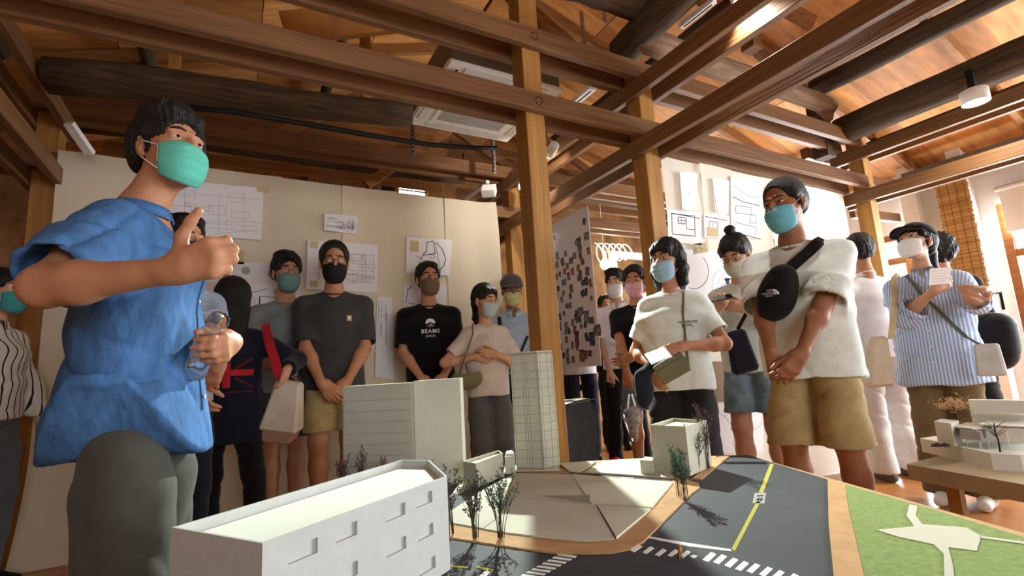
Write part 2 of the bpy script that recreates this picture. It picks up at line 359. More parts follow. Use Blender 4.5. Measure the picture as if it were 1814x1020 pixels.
# lighting track with spots
def track(a, b, label, w=.035):
    t = thing('light_track', label, 'light track', tuple(a)); a = np.array(a, float); b = np.array(b, float)-a
    MB().beam((0, 0, 0), b, w, .03).build('rail', mat('track_white', (.93, .93, .93), .35), t)
    d = b/np.linalg.norm(b); MB().beam(d*.02+np.array([0, 0, -.0155]), b-d*.02+np.array([0, 0, -.0155]), .008, .003).build('groove', BLACKM, t); return t
track(atz(820, 356, 2.62), atz(864, 322, 2.62), 'white light track behind the top of the left paper wall')
track(atz(1018, 182, 2.86), atz(1050, 155, 2.86), 'white light track between the beams right of the air conditioner', .06)
track(atz(1207, 47, 2.95), atz(1266, 0, 2.95), 'white light track under the dark log at the top edge')
track(aty(122, 218, 3.55), aty(160, 272, 3.7), 'white light track at the top left corner of the paper wall', .05)
sp = thing('spot_lamp', 'white box shaped spot lamp beside the light track above the paper end', 'lamp', tuple(atz(866, 338, 2.49)))
MB().obox((0, 0, 0), (.055, -.03, .0), (.03, .05, -.015), (.01, 0, .03)).build('housing', WHITEP, sp, bevel=.006)
# bare glowing bulb at the top and its lamp
LAMP = mat('lamp_glow', (1, .97, .9), .5, emit=25)
def spotlamp(px, py, z, label, tgt, power, deg, col=(1, .95, .86), at=None, blend=.6):
    p = atz(px, py, z) if at is None else np.array(at, float); t = thing('track_spotlight', label, 'lamp', tuple(p))
    d = np.array(tgt, float)-p; d /= np.linalg.norm(d)
    MB().tube([-d*.13, -d*.01], [.035, .042], 16).build('housing', WHITEP, t, True)
    MB().tube([-d*.0101, d*.002], [.036, .036], 16).build('lens', LAMP, t)
    MB().tube([-d*.08, -d*.08+np.array([0, 0, .06])], .008, 8).build('stem', WHITEP, t)
    l = spot_light('track_spotlight_light', tuple(p+d*.02), tuple(tgt), power, deg, col, blend, .02); return t
spotlamp(1312, 4, 2.74, 'glaring round spotlight at the top edge between the beams', (2.6, 1.2, 1.2), 50, 110)
spotlamp(1010, 285, 2.56, 'spotlight tucked behind the centre post washing the beam', (2.17, 3.5, 2.42), 30, 120, at=(2.03, 2.95, 2.47))
spotlamp(1, 1, 2.5, 'small spotlight at the back aimed at the street model', (0.9, 1.3, .5), 900, 46, (.90, 1.0, .90), at=(2.115, 3.5, 2.42), blend=.25)
# surface mounted cylinder lamp on the right log
pc = atx(1727, 172, 4.43)
cl = thing('cylinder_lamp', 'white cylinder ceiling lamp glowing below the grey log at right', 'lamp', tuple(pc))
MB().lathe([(0, .05), (.075, .05), (.078, .045), (.078, -.042), (.07, -.042)], n=28).build('housing', WHITEP, cl, True)
MB().lathe([(.07, -.036), (0, -.036)], n=28).build('diffuser', LAMP, cl)
MB().box((-.02, -.02, .05), (.02, .02, .2)).build('bracket', BLACKM, cl)
spot_light('cylinder_lamp_light', tuple(pc+np.array([0, 0, -.06])), tuple(pc+np.array([.15, 0, -1])), 45, 150, (1, .9, .7), .6, .06)
# pendant bulb with wire shade
pb = aty(1072, 468, 4.6)
bl = thing('pendant_bulb', 'glowing round pendant bulb with looping white wire sign above the people', 'lamp', tuple(pb))
MB().lathe([(.002, -.065), (.035, -.055), (.06, -.02), (.062, .01), (.045, .045), (.02, .07), (.018, .1)], n=20).build('bulb', mat('bulb_glow', (1, .86, .55), .5, emit=14), bl, True)
MB().tube([(0, 0, .1), (0, 0, .75)], .004, 6).build('cord', WHITEP, bl)
MB().lathe([(.02, .1), (.024, .1), (.024, .16), (.0, .165)], n=12).build('socket', WHITEP, bl)
point_light('pendant_bulb_light', tuple(pb+np.array([0, -.12, -.02])), 18, (1, .82, .55), .06)
lw = []
for i in range(90):
    t = i/89; lw.append((-.14+.5*t+.07*math.sin(t*34), -.03+.02*math.cos(t*34), .12+.05*t+.13*math.cos(t*34)*(1-.25*t)))
MB().tube(lw, .008, 6).build('wire_sign', mat('white_wire', (.97, .97, .97), .4, emit=.6), bl, True)

# ---- grey steel duct boards and soffit at right
t = thing('duct_board', 'grey board with conduits above the right hand windows', 'panel', (6.2, 1.2, 2.55))
MB().box((0, -2.4, 0), (.06, 1.25, .17)).build('board', GREY, t)
for k, y in enumerate((.62, .78, .9)):
    MB().tube([(-.03, y, .0), (-.03, y, .1), (-.025, y+.03, .16)], .014, 8).build('conduit', STEEL, t, True)
# ---- bamboo blinds on the right wall
def bamboo(name, label, c0, c1, z0, z1, x):
    t = thing(name, label, 'blind', (x, c0, z0)); w = c1-c0; h = z1-z0
    mm = [mat('bamboo_%d' % i, c, .6, noise=.35, scale=30, stretch=(1, .3, 12)) for i, c in enumerate([(.78, .60, .34), (.70, .51, .27), (.83, .67, .42)])]
    n = int(h/.012)
    base = MB().obox((0, 0, 0), (.003, 0, 0), (0, w/2, 0), (0, 0, .0052)).build('slat', mm[0], t); base.location = (0, w/2, .006)
    for i in range(1, n):
        me = base.data
        o = bpy.data.objects.new('slat', me); COL.objects.link(o); o.parent = t
        o.location = (RNG.uniform(-.003, .003), w/2+RNG.uniform(-.008, .008), .006+i*.012)
        o.material_slots[0].link = 'OBJECT'; o.material_slots[0].material = mm[RNG.randrange(3)]
    for k in range(4):
        MB().tube([(-.007, w*(.12+.25*k), 0), (-.007, w*(.12+.25*k), h)], .0022, 5).build('cord', mat('blind_cord', (.42, .27, .14), .8), t)
a = atx(1742, 480, 6.2); b = atx(1668, 420, 6.2)
bamboo('bamboo_blind', 'woven bamboo blind hanging beside the white pilaster on the right wall', a[1], b[1], 1.42, 2.62, 6.28)
rb = thing('roller_blind', 'rolled pale fabric blind across the top of the bright window', 'blind', (XR-.03, .1, 1.92))
MB().box((-.006, -1.6, 0), (0, 1.7, .42)).build('fabric', mat('blind_fabric', (.93, .92, .90), .9), rb); MB().tube([(-.02, -1.62, .43), (-.02, 1.72, .43)], .025, 10).build('roller', WHITEP, rb)
# ================================================================== the street model on its table
TZ = .50                                           # top of the model board
def g(px, py, z=TZ): p = atz(px, py, z); return (float(p[0]), float(p[1]))
def G(pts, z=TZ): return [g(a, b, z) for a, b in pts]
BEIGE = mat('grey_beige_card', (.74, .735, .665), .85, noise=.05, scale=6, bump=.05, bscale=200)
BEIGE2 = mat('pale_card', (.78, .78, .70), .85, noise=.04, scale=6)
KRAFT = mat('kraft_card', (.72, .56, .38), .85, noise=.08, scale=20, bump=.05, bscale=150)
ROADM = mat('road_card', (.225, .235, .25), .75, noise=.12, scale=5, bump=.08, bscale=90)
WHITEC = mat('white_card', (.86, .86, .85), .8, noise=.03, scale=12, bump=.04, bscale=200)
MARKW = mat('road_paint_white', (.90, .91, .90), .8)
MARKY = mat('road_paint_yellow', (.66, .64, .24), .8)
GRASS = mat('flocked_grass', (.50, .58, .32), .95, noise=.10, scale=60, bump=.5, bscale=260)
PATHM = mat('lawn_path_card', (.74, .73, .67), .9)
EDGEM = mat('board_edge', (.50, .38, .24), .8)

tb = thing('model_table', 'low table carrying the street model board', 'table', (0, 0, 0))
outer = G([(990, 818), (1151, 809), (1322, 804), (1814, 941)])+[(1.38, .30), (1.2, -.25), (-.30, .55), (-.28, 1.2), (.06, 1.4), (.28, 2.08), (.55, 2.2)]
MB().prism(outer, TZ-.045, TZ-.012).build('table_top', EDGEM, tb)
for (x, y) in ((1.1, .15), (.0, .7), (.35, 1.85), (1.45, 1.35)):
    MB().box((x-.03, y-.03, 0), (x+.03, y+.03, TZ-.045)).build('leg', W_POST, tb)
md = thing('street_model_board', 'cardboard street model base with dark roads, kraft pavements and lawn', 'model', (0, 0, 0))
MB().prism(outer, TZ-.012, TZ-.003).build('base_board', KRAFT, md)
# dark road sheet: covers the board except the lawn side
road = G([(905, 840), (1030, 838), (1200, 851), (1240, 848), (1292, 807), (1326, 806), (1466, 849), (1468, 930), (1477, 1020)])+[(.78, .45), (.3, .2), (-.25, .6), (-.24, 1.15), (.1, 1.38), (.31, 2.02), (.55, 2.1), (.8, 2.0)]
MB().prism(road, TZ-.003, TZ).build('road_sheet', ROADM, md)
# kraft pavement around the middle block, then block plates on top
pave = G([(797, 951), (860, 961), (920, 970), (985, 978), (1040, 979), (1085, 977), (1117, 971), (1140, 958), (1226, 872), (1240, 862), (1237, 855), (1205, 846), (1186, 853), (1150, 900), (1085, 950), (1000, 953), (900, 930), (797, 915)], TZ+.004)
MB().prism(pave, TZ, TZ+.004).build('pavement', KRAFT, md)
zp = TZ+.0075
plates = [[(912, 838), (1012, 840), (1040, 880), (1048, 893), (1000, 888), (930, 880), (856, 935), (798, 925), (798, 905), (850, 870)],
          [(1013, 840), (1110, 848), (1192, 854), (1155, 899), (1098, 895), (1048, 893)],
          [(1049, 895), (1098, 897), (1153, 901), (1092, 952), (1058, 895)],
          [(857, 936), (930, 881), (1000, 889), (1056, 895), (1089, 953), (1035, 957), (960, 950), (900, 943)]]
for i, pl in enumerate(plates): MB().prism(G(pl, zp), TZ+.004, zp+(.0016 if i in (1, 2) else 0)).build('block_plate', BEIGE if i in (0, 3) else BEIGE2, md)
ri = MB(); a, b, c = [np.array(list(g(*q, zp))) for q in ((955, 878), (1043, 891), (1046, 885))]
ri.add([(*a, zp), (*b, zp), (*c, zp+.014)], [(0, 1, 2), (2, 1, 0)]).build('lifted_flap', BEIGE, md)
for pl in ([(991, 820), (1056, 816), (1040, 828), (1024, 835), (1008, 833)], [(1068, 816), (1150, 811), (1182, 810), (1196, 846), (1110, 840), (1038, 835)], [(797, 880), (824, 866), (905, 833), (991, 832), (989, 821), (905, 824), (818, 850)]):
    MB().prism(G(pl, TZ+.005), TZ, TZ+.005).build('block_plate', BEIGE2, md)
# pavement at the far corner and the lawn side
MB().prism(G([(1226, 847), (1274, 808), (1292, 807), (1262, 832), (1242, 848)], TZ+.004), TZ, TZ+.004).build('pavement', KRAFT, md)
MB().prism(G([(1466, 847), (1497, 858), (1503, 900), (1531, 1020)], TZ+.004)+[(.93, .47), (.86, .46)]+G([(1477, 1020), (1468, 930)], TZ+.004), TZ-.003, TZ+.004).build('pavement', KRAFT, md)
lawn = G([(1497, 858), (1640, 898), (1814, 951)], TZ+.003)+[(1.30, .33), (1.15, .30), (.97, .44)]+G([(1530, 1020), (1503, 900)], TZ+.003)
MB().prism(lawn, TZ-.003, TZ+.003).build('lawn', GRASS, md)
for pl in ([(1611, 893), (1625, 896), (1622, 912), (1634, 928), (1712, 934), (1738, 949), (1730, 975), (1680, 969), (1688, 1000), (1691, 1030), (1673, 1030), (1672, 980), (1655, 964), (1590, 950), (1552, 938), (1620, 932), (1606, 912)], [(1738, 949), (1814, 959), (1830, 965), (1735, 952)]):
    MB().prism(G(pl, TZ+.0045), TZ+.003, TZ+.0045).build('lawn_path', PATHM, md)
def mark(pts, m, name='road_marking', z=TZ): return MB().prism(G(pts, z), z, z+.0009).build(name, m, md)
mark([(1364, 822), (1371, 822), (1352, 873), (1344, 873)], MARKY)
mark([(1340, 889), (1347, 889), (1302, 976), (1294, 976)], MARKY)
mark([(1148, 953), (1152, 951), (1225, 963), (1299, 974), (1297, 977), (1220, 968)], MARKW)
for (x, y) in ((1117, 976), (1138, 979), (1160, 983), (1182, 984), (1203, 986)): mark([(x, y), (x+14, y-11), (x+21, y-8), (x+7, y+2)], MARKW)
mark([(1222, 986), (1228, 983), (1236, 985), (1229, 989)], MARKW)
for i, (x, y) in enumerate(((1244, 992), (1263, 996), (1283, 1002), (1302, 1008), (1322, 1012), (1344, 1018), (1365, 1024), (1390, 1030), (1413, 1036))): mark([(x, y), (x+16, y-14), (x+25, y-10), (x+10, y+4)], MARKW)
for i in range(9):
    x, y = 1002-9.2*i, 983+5.2*i; mark([(x-11, y-2.2), (x+20, y+2.2), (x+16, y+5), (x-15, y+.6)], MARKW)
mark([(797, 1001), (830, 1004), (828, 1007), (797, 1004)], MARKY); mark([(846, 1003), (874, 1009), (868, 1013), (843, 1005)], MARKY)
mark([(858, 1013), (872, 1009), (856, 1026), (840, 1030)], MARKW)
mark([(1099, 845), (1123, 845.5), (1122, 848), (1098, 847)], mat('grey_marking', (.6, .6, .6), .8))
pl = mark([(1337, 874), (1357, 873), (1354, 892), (1333, 891)], mat('grey_plate', (.62, .62, .63), .8), 'marking_plate')
for i, q in enumerate([[(1341, 877), (1353, 877), (1352.6, 879), (1340.6, 879)], [(1343, 881), (1345, 881), (1344, 888), (1342, 888)], [(1348, 881), (1350, 881), (1349, 888), (1347, 888)], [(1339.6, 884), (1352, 884), (1351.6, 885.6), (1339, 885.6)]]):
    mark(q, mat('plate_ink', (.22, .22, .23), .8), 'printed_stroke', TZ+.0009)

def split_top(b, roof_depth, wall, h, name, m, parent, mroof=None, z0=TZ+.0056):
    """open-topped card box: outer walls with a sunken roof sheet"""
    n = len(b); c = np.mean(np.array(b), 0); ar = sum(b[i][0]*b[(i+1)%n][1]-b[(i+1)%n][0]*b[i][1] for i in range(n))
    if ar < 0: b = b[::-1]
    inn = []
    P = [np.array(q) for q in b]
    for i in range(n):
        d0 = P[i]-P[i-1]; d1 = P[(i+1) % n]-P[i]; n0 = np.array([-d0[1], d0[0]])/np.linalg.norm(d0); n1 = np.array([-d1[1], d1[0]])/np.linalg.norm(d1)
        k = (n0+n1); k /= max(.3, (1+n0@n1)); inn.append(P[i]+k*wall)
    v = [(*q, z0) for q in P]+[(*q, TZ+h) for q in P]+[(*q, TZ+h) for q in inn]+[(*q, TZ+h-roof_depth) for q in inn]
    f = [tuple(range(n-1, -1, -1))]
    for i in range(n):
        j = (i+1) % n; f += [(i, j, n+j, n+i), (n+i, n+j, 2*n+j, 2*n+i), (2*n+i, 2*n+j, 3*n+j, 3*n+i)]
    o = put(name, mesh(name, v, f), m, parent)
    r = put('roof_sheet', mesh('roof_sheet', [(*q, TZ+h-roof_depth) for q in inn], [tuple(range(n))]), mroof or m, parent)
    return o
# white apartment block in the foreground
HW = .178
wb_ = thing('white_building_model', 'white card building model with recessed windows in the left foreground', 'model building', (0, 0, 0))
zt = TZ+HW
WBM = mat('shaded_white_card', (.75, .76, .75), .85, noise=.03, scale=30, bump=.06, bscale=220)  # shade painted into the walls: greyer than the roof of the same card
poly = G([(304, 934), (465, 962), (792, 843), (761, 815), (712, 814)], zt)
# recessed windows: built as sunken boxes in the long face
P0 = np.array(poly[1]); P1 = np.array(poly[2]); dW = P1-P0; LW = np.linalg.norm(dW); dW /= LW; nW = np.array([dW[1], -dW[0]])
if nW@np.array([0, -1]) < 0: nW = -nW
wins = []
def wuv(px, py):
    # pixel -> (along, height) on the long face
    d = ray(px, py); t = (np.array([P0[0], P0[1]])-CAM[:2])@nW/(d[:2]@nW); q = CAM+d*t
    return float((q[:2]-P0)@dW), float(q[2]-TZ)
for (xa, ya, xb, yb) in ((511, 974, 563, 976), (595, 937, 633, 946), (683, 901, 718, 912), (737, 879, 766, 889), (685, 961, 720, 974), (740, 938, 768, 946), (742, 997, 772, 1007), (595, 1012, 634, 1016)):
    u0, h0 = wuv(xa, ya); u1, h1 = wuv(xb, yb); wins.append((u0, u1, (h0+h1)/2))
us = sorted(wins)
us = [(u0, u1, hc-.0105, hc+.0105) for u0, u1, hc in wins]
# wall face with openings on a cut grid
cu = sorted(set([0, LW]+[round(q, 5) for w in us for q in w[:2]])); cz = sorted(set([.0008, HW]+[round(q, 5) for w in us for q in w[2:]]))
cu = [q for q in cu if 0 <= q <= LW]; cz = [q for q in cz if 0 <= q <= HW]
fv = []; ff = []; RD = .006
def pt(u, z, d=0): q = P0+dW*u-nW*d; return (q[0], q[1], TZ+z)
def inside(u, z): return any(a < u < b and c < z < e for a, b, c, e in us)
for i in range(len(cu)-1):
    for j in range(len(cz)-1):
        um, zm = (cu[i]+cu[i+1])/2, (cz[j]+cz[j+1])/2
        if not inside(um, zm):
            k = len(fv); fv += [pt(cu[i], cz[j]), pt(cu[i+1], cz[j]), pt(cu[i+1], cz[j+1]), pt(cu[i], cz[j+1])]; ff.append((k, k+1, k+2, k+3))
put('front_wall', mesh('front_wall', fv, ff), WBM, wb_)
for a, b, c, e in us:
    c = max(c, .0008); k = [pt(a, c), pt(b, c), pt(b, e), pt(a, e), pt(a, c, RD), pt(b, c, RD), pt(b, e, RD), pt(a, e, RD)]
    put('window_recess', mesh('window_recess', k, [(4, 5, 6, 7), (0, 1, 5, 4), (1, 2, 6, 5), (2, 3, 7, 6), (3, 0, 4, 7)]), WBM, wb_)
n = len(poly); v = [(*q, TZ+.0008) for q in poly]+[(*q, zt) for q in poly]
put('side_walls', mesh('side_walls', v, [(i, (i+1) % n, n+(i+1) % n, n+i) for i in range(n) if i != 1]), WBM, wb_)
cpt = np.mean(np.array(poly), 0); inn = []
PP = [np.array(q) for q in poly]
for i in range(n):
    d0 = PP[i]-PP[i-1]; d1 = PP[(i+1) % n]-PP[i]; n0 = np.array([-d0[1], d0[0]])/np.linalg.norm(d0); n1 = np.array([-d1[1], d1[0]])/np.linalg.norm(d1)
    if n0@(cpt-PP[i]) < 0: n0 = -n0
    if n1@(cpt-PP[i]) < 0: n1 = -n1
    k = (n0+n1)/max(.4, 1+n0@n1); inn.append(PP[i]+k*.0042)
v = [(*q, zt) for q in PP]+[(*q, zt) for q in inn]+[(*q, zt-.017) for q in inn]
put('parapet', mesh('parapet', v, [(i, (i+1) % n, n+(i+1) % n, n+i) for i in range(n)]+[(n+i, n+(i+1) % n, 2*n+(i+1) % n, 2*n+i) for i in range(n)]), WBM, wb_)
put('roof_sheet', mesh('roof_sheet', [(*q, zt-.017) for q in inn], [tuple(range(n))]), mat('lit_white_card', (.90, .93, .89), .8), wb_)  # light painted into the roof sheet: paler and greener than the walls
# large grey slab building behind
bb = thing('slab_building_model', 'large grey card building model with horizontal grooves and a plain half', 'model building')
a, b, c = [np.array(q) for q in G([(608, 868), (737, 866), (822, 855)])]
back = np.array([.10, .20])
MB().prism([a, b, b+back*.8, a+back*.8], TZ, .862).build('grooved_wing', BEIGE, bb)
MB().prism([b+(c-b)*.006, c, c+back*.8, b+(c-b)*.006+back*.8], TZ, .868).build('plain_wing', BEIGE, bb)
dd = (b-a)/np.linalg.norm(b-a); nn = np.array([dd[1], -dd[0]]); nn = nn if nn[1] < 0 else -nn
zz = .845
for i in range(9):
    z1 = zz-i*.0385; z0 = z1-.0365
    if z0 < TZ: break
    q0 = a+dd*.006; q1 = b-dd*.008
    MB().prism([q0-nn*.001, q1-nn*.001, q1+nn*.0035, q0+nn*.0035], z0, z1).build('floor_band', BEIGE, bb)
# small boxes between the slab and the tower
sb = thing('low_box_model', 'small open grey card box beside the plain slab building', 'model building')
split_top(G([(822, 862), (845, 868), (893, 845), (885, 838)], TZ), .01, .004, .085, 'walls', BEIGE, sb)
sb = thing('low_block_model', 'small grey card block left of the tower model', 'model building')
MB().prism(G([(896, 844), (914, 842), (911, 832), (898, 833)]), TZ+.0085, TZ+.07).build('block', BEIGE, sb)
MB().prism(G([(898, 842), (912, 841), (909, 834), (900, 835)]), TZ+.07, TZ+.078).build('roof_step', BEIGE2, sb)
# tower
tw = thing('tower_model', 'tall grey card tower model scored with a grid of panels', 'model building')
ta, tb_, tc = [np.array(q) for q in G([(915, 833), (964, 834), (992, 828)])]
td = ta+(tc-tb_)
h = .452
MB().prism([ta, tb_, tc, td], TZ+.0056, TZ+h).build('core', mat('tower_groove', (.60, .59, .52), .9), tw)
def facade(p, q, cols, rows, z0, z1, t=.003):
    d = q-p; L = np.linalg.norm(d); d /= L; nrm = np.array([d[1], -d[0]]); nrm = nrm if nrm@np.array([-.5, -1]) > 0 else -nrm
    e = [0]+cols+[1]
    for i in range(len(e)-1):
        for r in range(rows):
            u0 = e[i]*L+.0008; u1 = e[i+1]*L-.0008; za = z0+(z1-z0)*r/rows+.0008; zb_ = z0+(z1-z0)*(r+1)/rows-.0008
            A = p+d*u0; B = p+d*u1
            MB().prism([A, B, B+nrm*t, A+nrm*t], za, zb_).build('panel', BEIGE, tw)
facade(ta, tb_, [.06, .44, .53, .62, .96], 13, TZ+.012, TZ+h-.008)
facade(tb_, tc, [.14, .58, .90], 13, TZ+.012, TZ+h-.008)
MB().prism([ta, tb_, tc, td], TZ+h, TZ+h+.004).build('roof_sheet', BEIGE2, tw)
# right hand block with a low annex
rb_ = thing('open_roof_box_model', 'grey card box model with a recessed roof behind the green sprigs', 'model building')
split_top(G([(1160, 838), (1224, 846), (1262, 828), (1200, 818)]), .012, .006, .165, 'walls', BEIGE, rb_)
MB().prism(G([(1136, 841), (1158, 843), (1160, 836), (1146, 834)]), TZ+.0056, TZ+.05).build('annex', BEIGE2, rb_)
# tiny figure on the crossing
fg = thing('tiny_figure_model', 'tiny orange scale figure standing on the zebra crossing', 'figurine', (*g(1206, 989), TZ))
MB().tube([(-.003, 0, 0), (-.0015, 0, .012)], .0016, 6).tube([(.003, 0, 0), (.0015, 0, .012)], .0016, 6).tube([(0, 0, .011), (0, 0, .02)], [.0042, .0036], 8).tube([(0, 0, .02), (0, 0, .0215), (0, 0, .0245), (0, 0, .0265)], [.0012, .0026, .0028, .0012], 8).build('body', mat('figure_orange', (.78, .50, .25), .6), fg, True)

# dried flower sprigs as trees
def sprig(px, py, top_py, label, seed, nst, cols, spread=.35, zo=.0054):
    rg = random.Random(seed); b = g(px, py); dd = depth_of((*b, TZ)); h = (py-top_py)/FPX*dd*1.0
    t = thing('dried_sprig_tree', label, 'model tree', (b[0], b[1], TZ+zo))
    st = MB(); buds = [MB() for _ in cols]
    for s_ in range(nst):
        ang = rg.uniform(0, 2*math.pi); lean = rg.uniform(.05, spread)*h; hh = h*rg.uniform(.65, 1)
        p0 = np.array([rg.uniform(-.006, .006), rg.uniform(-.006, .006), 0]); dr = np.array([math.cos(ang), math.sin(ang), 0])
        def pos(t_): return p0+np.array([0, 0, hh*t_])+dr*lean*(t_**1.7)
        st.tube([pos(k/5) for k in range(6)], [.0011, .001, .0009, .0008, .0006, .0004], 4)
        for k in range(rg.randint(9, 13)):
            t0 = rg.uniform(.38, .98); a2 = rg.uniform(0, 6.28); ln = h*rg.uniform(.06, .2)*(1.2-t0)*1.5
            q0 = pos(t0); q1 = q0+np.array([math.cos(a2)*ln*.75, math.sin(a2)*ln*.75, ln])
            st.tube([q0, q1], [.0005, .0003], 3)
            ci = 0 if rg.random() < .62 else rg.randrange(len(cols))
            for m_ in range(5):
                c = q0+(q1-q0)*rg.uniform(.25, 1.1)+np.array([rg.uniform(-1, 1), rg.uniform(-1, 1), rg.uniform(-1, 1)])*.0022
                r = rg.uniform(.0012, .0026); ax = np.array([rg.uniform(-1, 1), rg.uniform(-1, 1), rg.uniform(.3, 1)]); ax /= np.linalg.norm(ax); sd = np.cross(ax, [.3, .8, .1]); sd /= np.linalg.norm(sd); nn_ = np.cross(ax, sd)
                buds[ci].add([c-ax*r*1.6, c+sd*r*.6, c+nn_*r*.6, c-sd*r*.6, c-nn_*r*.6, c+ax*r*1.6], [(0, 2, 1), (0, 3, 2), (0, 4, 3), (0, 1, 4), (5, 1, 2), (5, 2, 3), (5, 3, 4), (5, 4, 1)])
    st.build('stems', mat('sprig_stem', (.26, .24, .17), .9), t)
    for c, bd in zip(cols, buds):
        if bd.v: o = bd.build('buds', mat('sprig_%d%d%d' % tuple(int(x*99) for x in c), c, .9), t); o['kind'] = 'stuff'
GN, GN2, MV, DK = (.36, .50, .42), (.30, .40, .33), (.46, .33, .36), (.30, .29, .28)
sprig(842, 957, 846, 'dried mauve and green sprig tree on the left pavement, left of a taller one', 11, 13, [DK, MV, GN])
sprig(888, 958, 822, 'tall dried green and mauve sprig tree at the middle of the front pavement', 12, 13, [GN2, MV, GN])
sprig(799, 950, 818, 'dark dried sprig tree right behind the white building corner', 13, 8, [DK, GN2])
for i, (px, py, tp) in enumerate(((604, 880, 800), (640, 878, 788), (676, 875, 800))):
    sprig(px, py, tp, ('leftmost', 'tallest', 'rightmost')[i]+' of three purple dried sprigs before the grooved building', 20+i, 6, [MV, DK], .22, .0015)
sprig(1216, 890, 794, 'short bright green dried sprig tree on the corner pavement', 14, 11, [GN, GN2], .22)
sprig(1204, 883, 800, 'thin green dried sprig tree just left of the bright green one', 15, 7, [GN, DK], .2)
sprig(1238, 838, 752, 'green dried sprig tree by the recessed roof box', 16, 9, [GN2, GN, MV], .2)
sprig(1256, 832, 716, 'tallest dark mauve sprig tree on the far pavement', 17, 12, [MV, GN2, DK], .22)
# ================================================================== paper walls, drawings, boards, furniture
PAPER = two_sided('wall_paper_cream', (.90, .86, .77), .22)
PAPER2 = two_sided('wall_paper_bright', (.95, .93, .88), .42)
SHEET = mat('drawing_sheet', (.90, .89, .91), .9)
SHEET2 = mat('drawing_sheet_white', (.95, .95, .96), .9)
INK = mat('ink_black', (.10, .10, .11), .9); INKF = mat('pencil_faint', (.66, .65, .68), .9); INKM = mat('pencil_grey', (.48, .47, .50), .9)
TAPE = mat('masking_tape', (.79, .72, .55), .8); NOTE = mat('note_card', (.80, .73, .58), .85)
PY1, PY2 = 3.855, 2.31
pw = thing('paper_wall', 'cream paper strips hung as a wall behind the row of people at left', 'paper wall')
def strip(px0, px1, ptop0, ptop1, y, root, m, seed, off=0, flare=0, curl=0, zt=None):
    a = aty(px0, ptop0, y); b = aty(px1, ptop1, y); nu, nv = 16, 22; v = []; f = []; rg = random.Random(seed); ph = [rg.uniform(0, 6) for _ in range(5)]
    for j in range(nv+1):
        for i in range(nu+1):
            u, w = i/nu, j/nv; top = a[2]+(b[2]-a[2])*u if zt is None else zt; z = top*(1-w); x = a[0]+(b[0]-a[0])*u
            d = .010*math.sin(x*5+ph[0]+z*1.5)*w+.008*math.sin(x*11+ph[1])*(1-w)*.6+.006*math.sin(z*6+ph[2]+x*3)
            yy = y+off+d
            if flare: yy -= flare*max(0, (w-.72)/.28)**2; x -= .08*flare*max(0, (w-.72)/.28)**2
            if curl: yy -= curl*(max(0, u-.55)/.45)**2*math.sin(math.pi*min(1, .25+w)); x += .02*w
            v.append((x, yy, max(z, .002)))
    for j in range(nv):
        for i in range(nu): k = j*(nu+1)+i; f.append((k, k+nu+1, k+nu+2, k+1))
    return put('paper_strip', mesh('paper_strip', v, f), m, root, True)
def lerp(a, b, t): return a+(b-a)*t
pxs = [104, 300, 496, 606, 698, 786, 868]
for i in range(6):
    ty = [266+(q-104)*.126 for q in (pxs[i], pxs[i+1])]
    strip(pxs[i], pxs[i+1]+4, ty[0], ty[1], PY1+.02, pw, PAPER, 30+i, off=-.012*(i % 2), flare=.16 if i == 0 else 0, curl=.09 if i == 5 else 0)
pw2 = thing('bright_paper_wall', 'bright backlit paper strips hung below the beam at right', 'paper wall')
p2 = [1171, 1237, 1290, 1350, 1425, 1482]
for i in range(5):
    strip(p2[i], p2[i+1]+3, 300, 300, PY2+.02, pw2, PAPER2, 50+i, off=-.010*(i % 2), zt=2.40)

def sheet(label, quad, lines, plane, m=None, off=.008, ink=None, w=.0025, fills=(), tape=(), name='drawing_sheet', cat='drawing'):
    """a taped drawing: thin sheet on the wall plane, ink lines as slightly raised strokes (uv 0..1, v down)"""
    P = [aty(a, b, plane-off) for a, b in quad]; t = thing(name, label, cat, tuple(np.mean(P, 0)))
    o = np.mean(P, 0); P = [p-o for p in P]
    def uv(u, v_, d=0): p = (P[0]*(1-u)+P[1]*u)*(1-v_)+(P[3]*(1-u)+P[2]*u)*v_; return p+np.array([0, -d, 0])
    q = [uv(0, 0), uv(1, 0), uv(1, 1), uv(0, 1)]; bk = [p+np.array([0, .0012, 0]) for p in q]
    MB().add(q+bk, [(3, 2, 1, 0), (4, 5, 6, 7), (0, 1, 5, 4), (1, 2, 6, 5), (2, 3, 7, 6), (3, 0, 4, 7)]).build('sheet', m or SHEET, t)
    mb = MB()
    for L in lines:
        ww = w
        if isinstance(L[0], (int, float)): ww = L[0]; L = L[1]
        for (a, b) in zip(L[:-1], L[1:]):
            A, B = uv(*a, .0008), uv(*b, .0008); d = B-A; ln = np.linalg.norm(d)
            if ln < 1e-6: continue
            n_ = np.array([-d[2], 0, d[0]])/ln*ww/2; mb.add([A-n_, B-n_, B+n_, A+n_], [(0, 1, 2, 3)])
    if mb.v: mb.build('ink_lines', ink or INK, t)
    for mm, pts in fills:
        MB().add([uv(*p, .0006) for p in pts], [tuple(range(len(pts)))]).build('inked_patch', mm, t)
    for (u, v_, du, dv) in tape: MB().add([uv(u, v_, .0016), uv(u+du, v_, .0016), uv(u+du, v_+dv, .0016), uv(u, v_+dv, .0016)], [(3, 2, 1, 0)]).build('tape', TAPE, t)
    return t
def rect(a, b, c, d): return [(a, b), (c, b), (c, d), (a, d), (a, b)]
def circ(cx, cy, r, ry=None, a0=0, a1=2*math.pi, n=22): return [(cx+r*math.cos(a0+(a1-a0)*i/n), cy+(ry or r)*math.sin(a0+(a1-a0)*i/n)) for i in range(n+1)]
rg = random.Random(5)
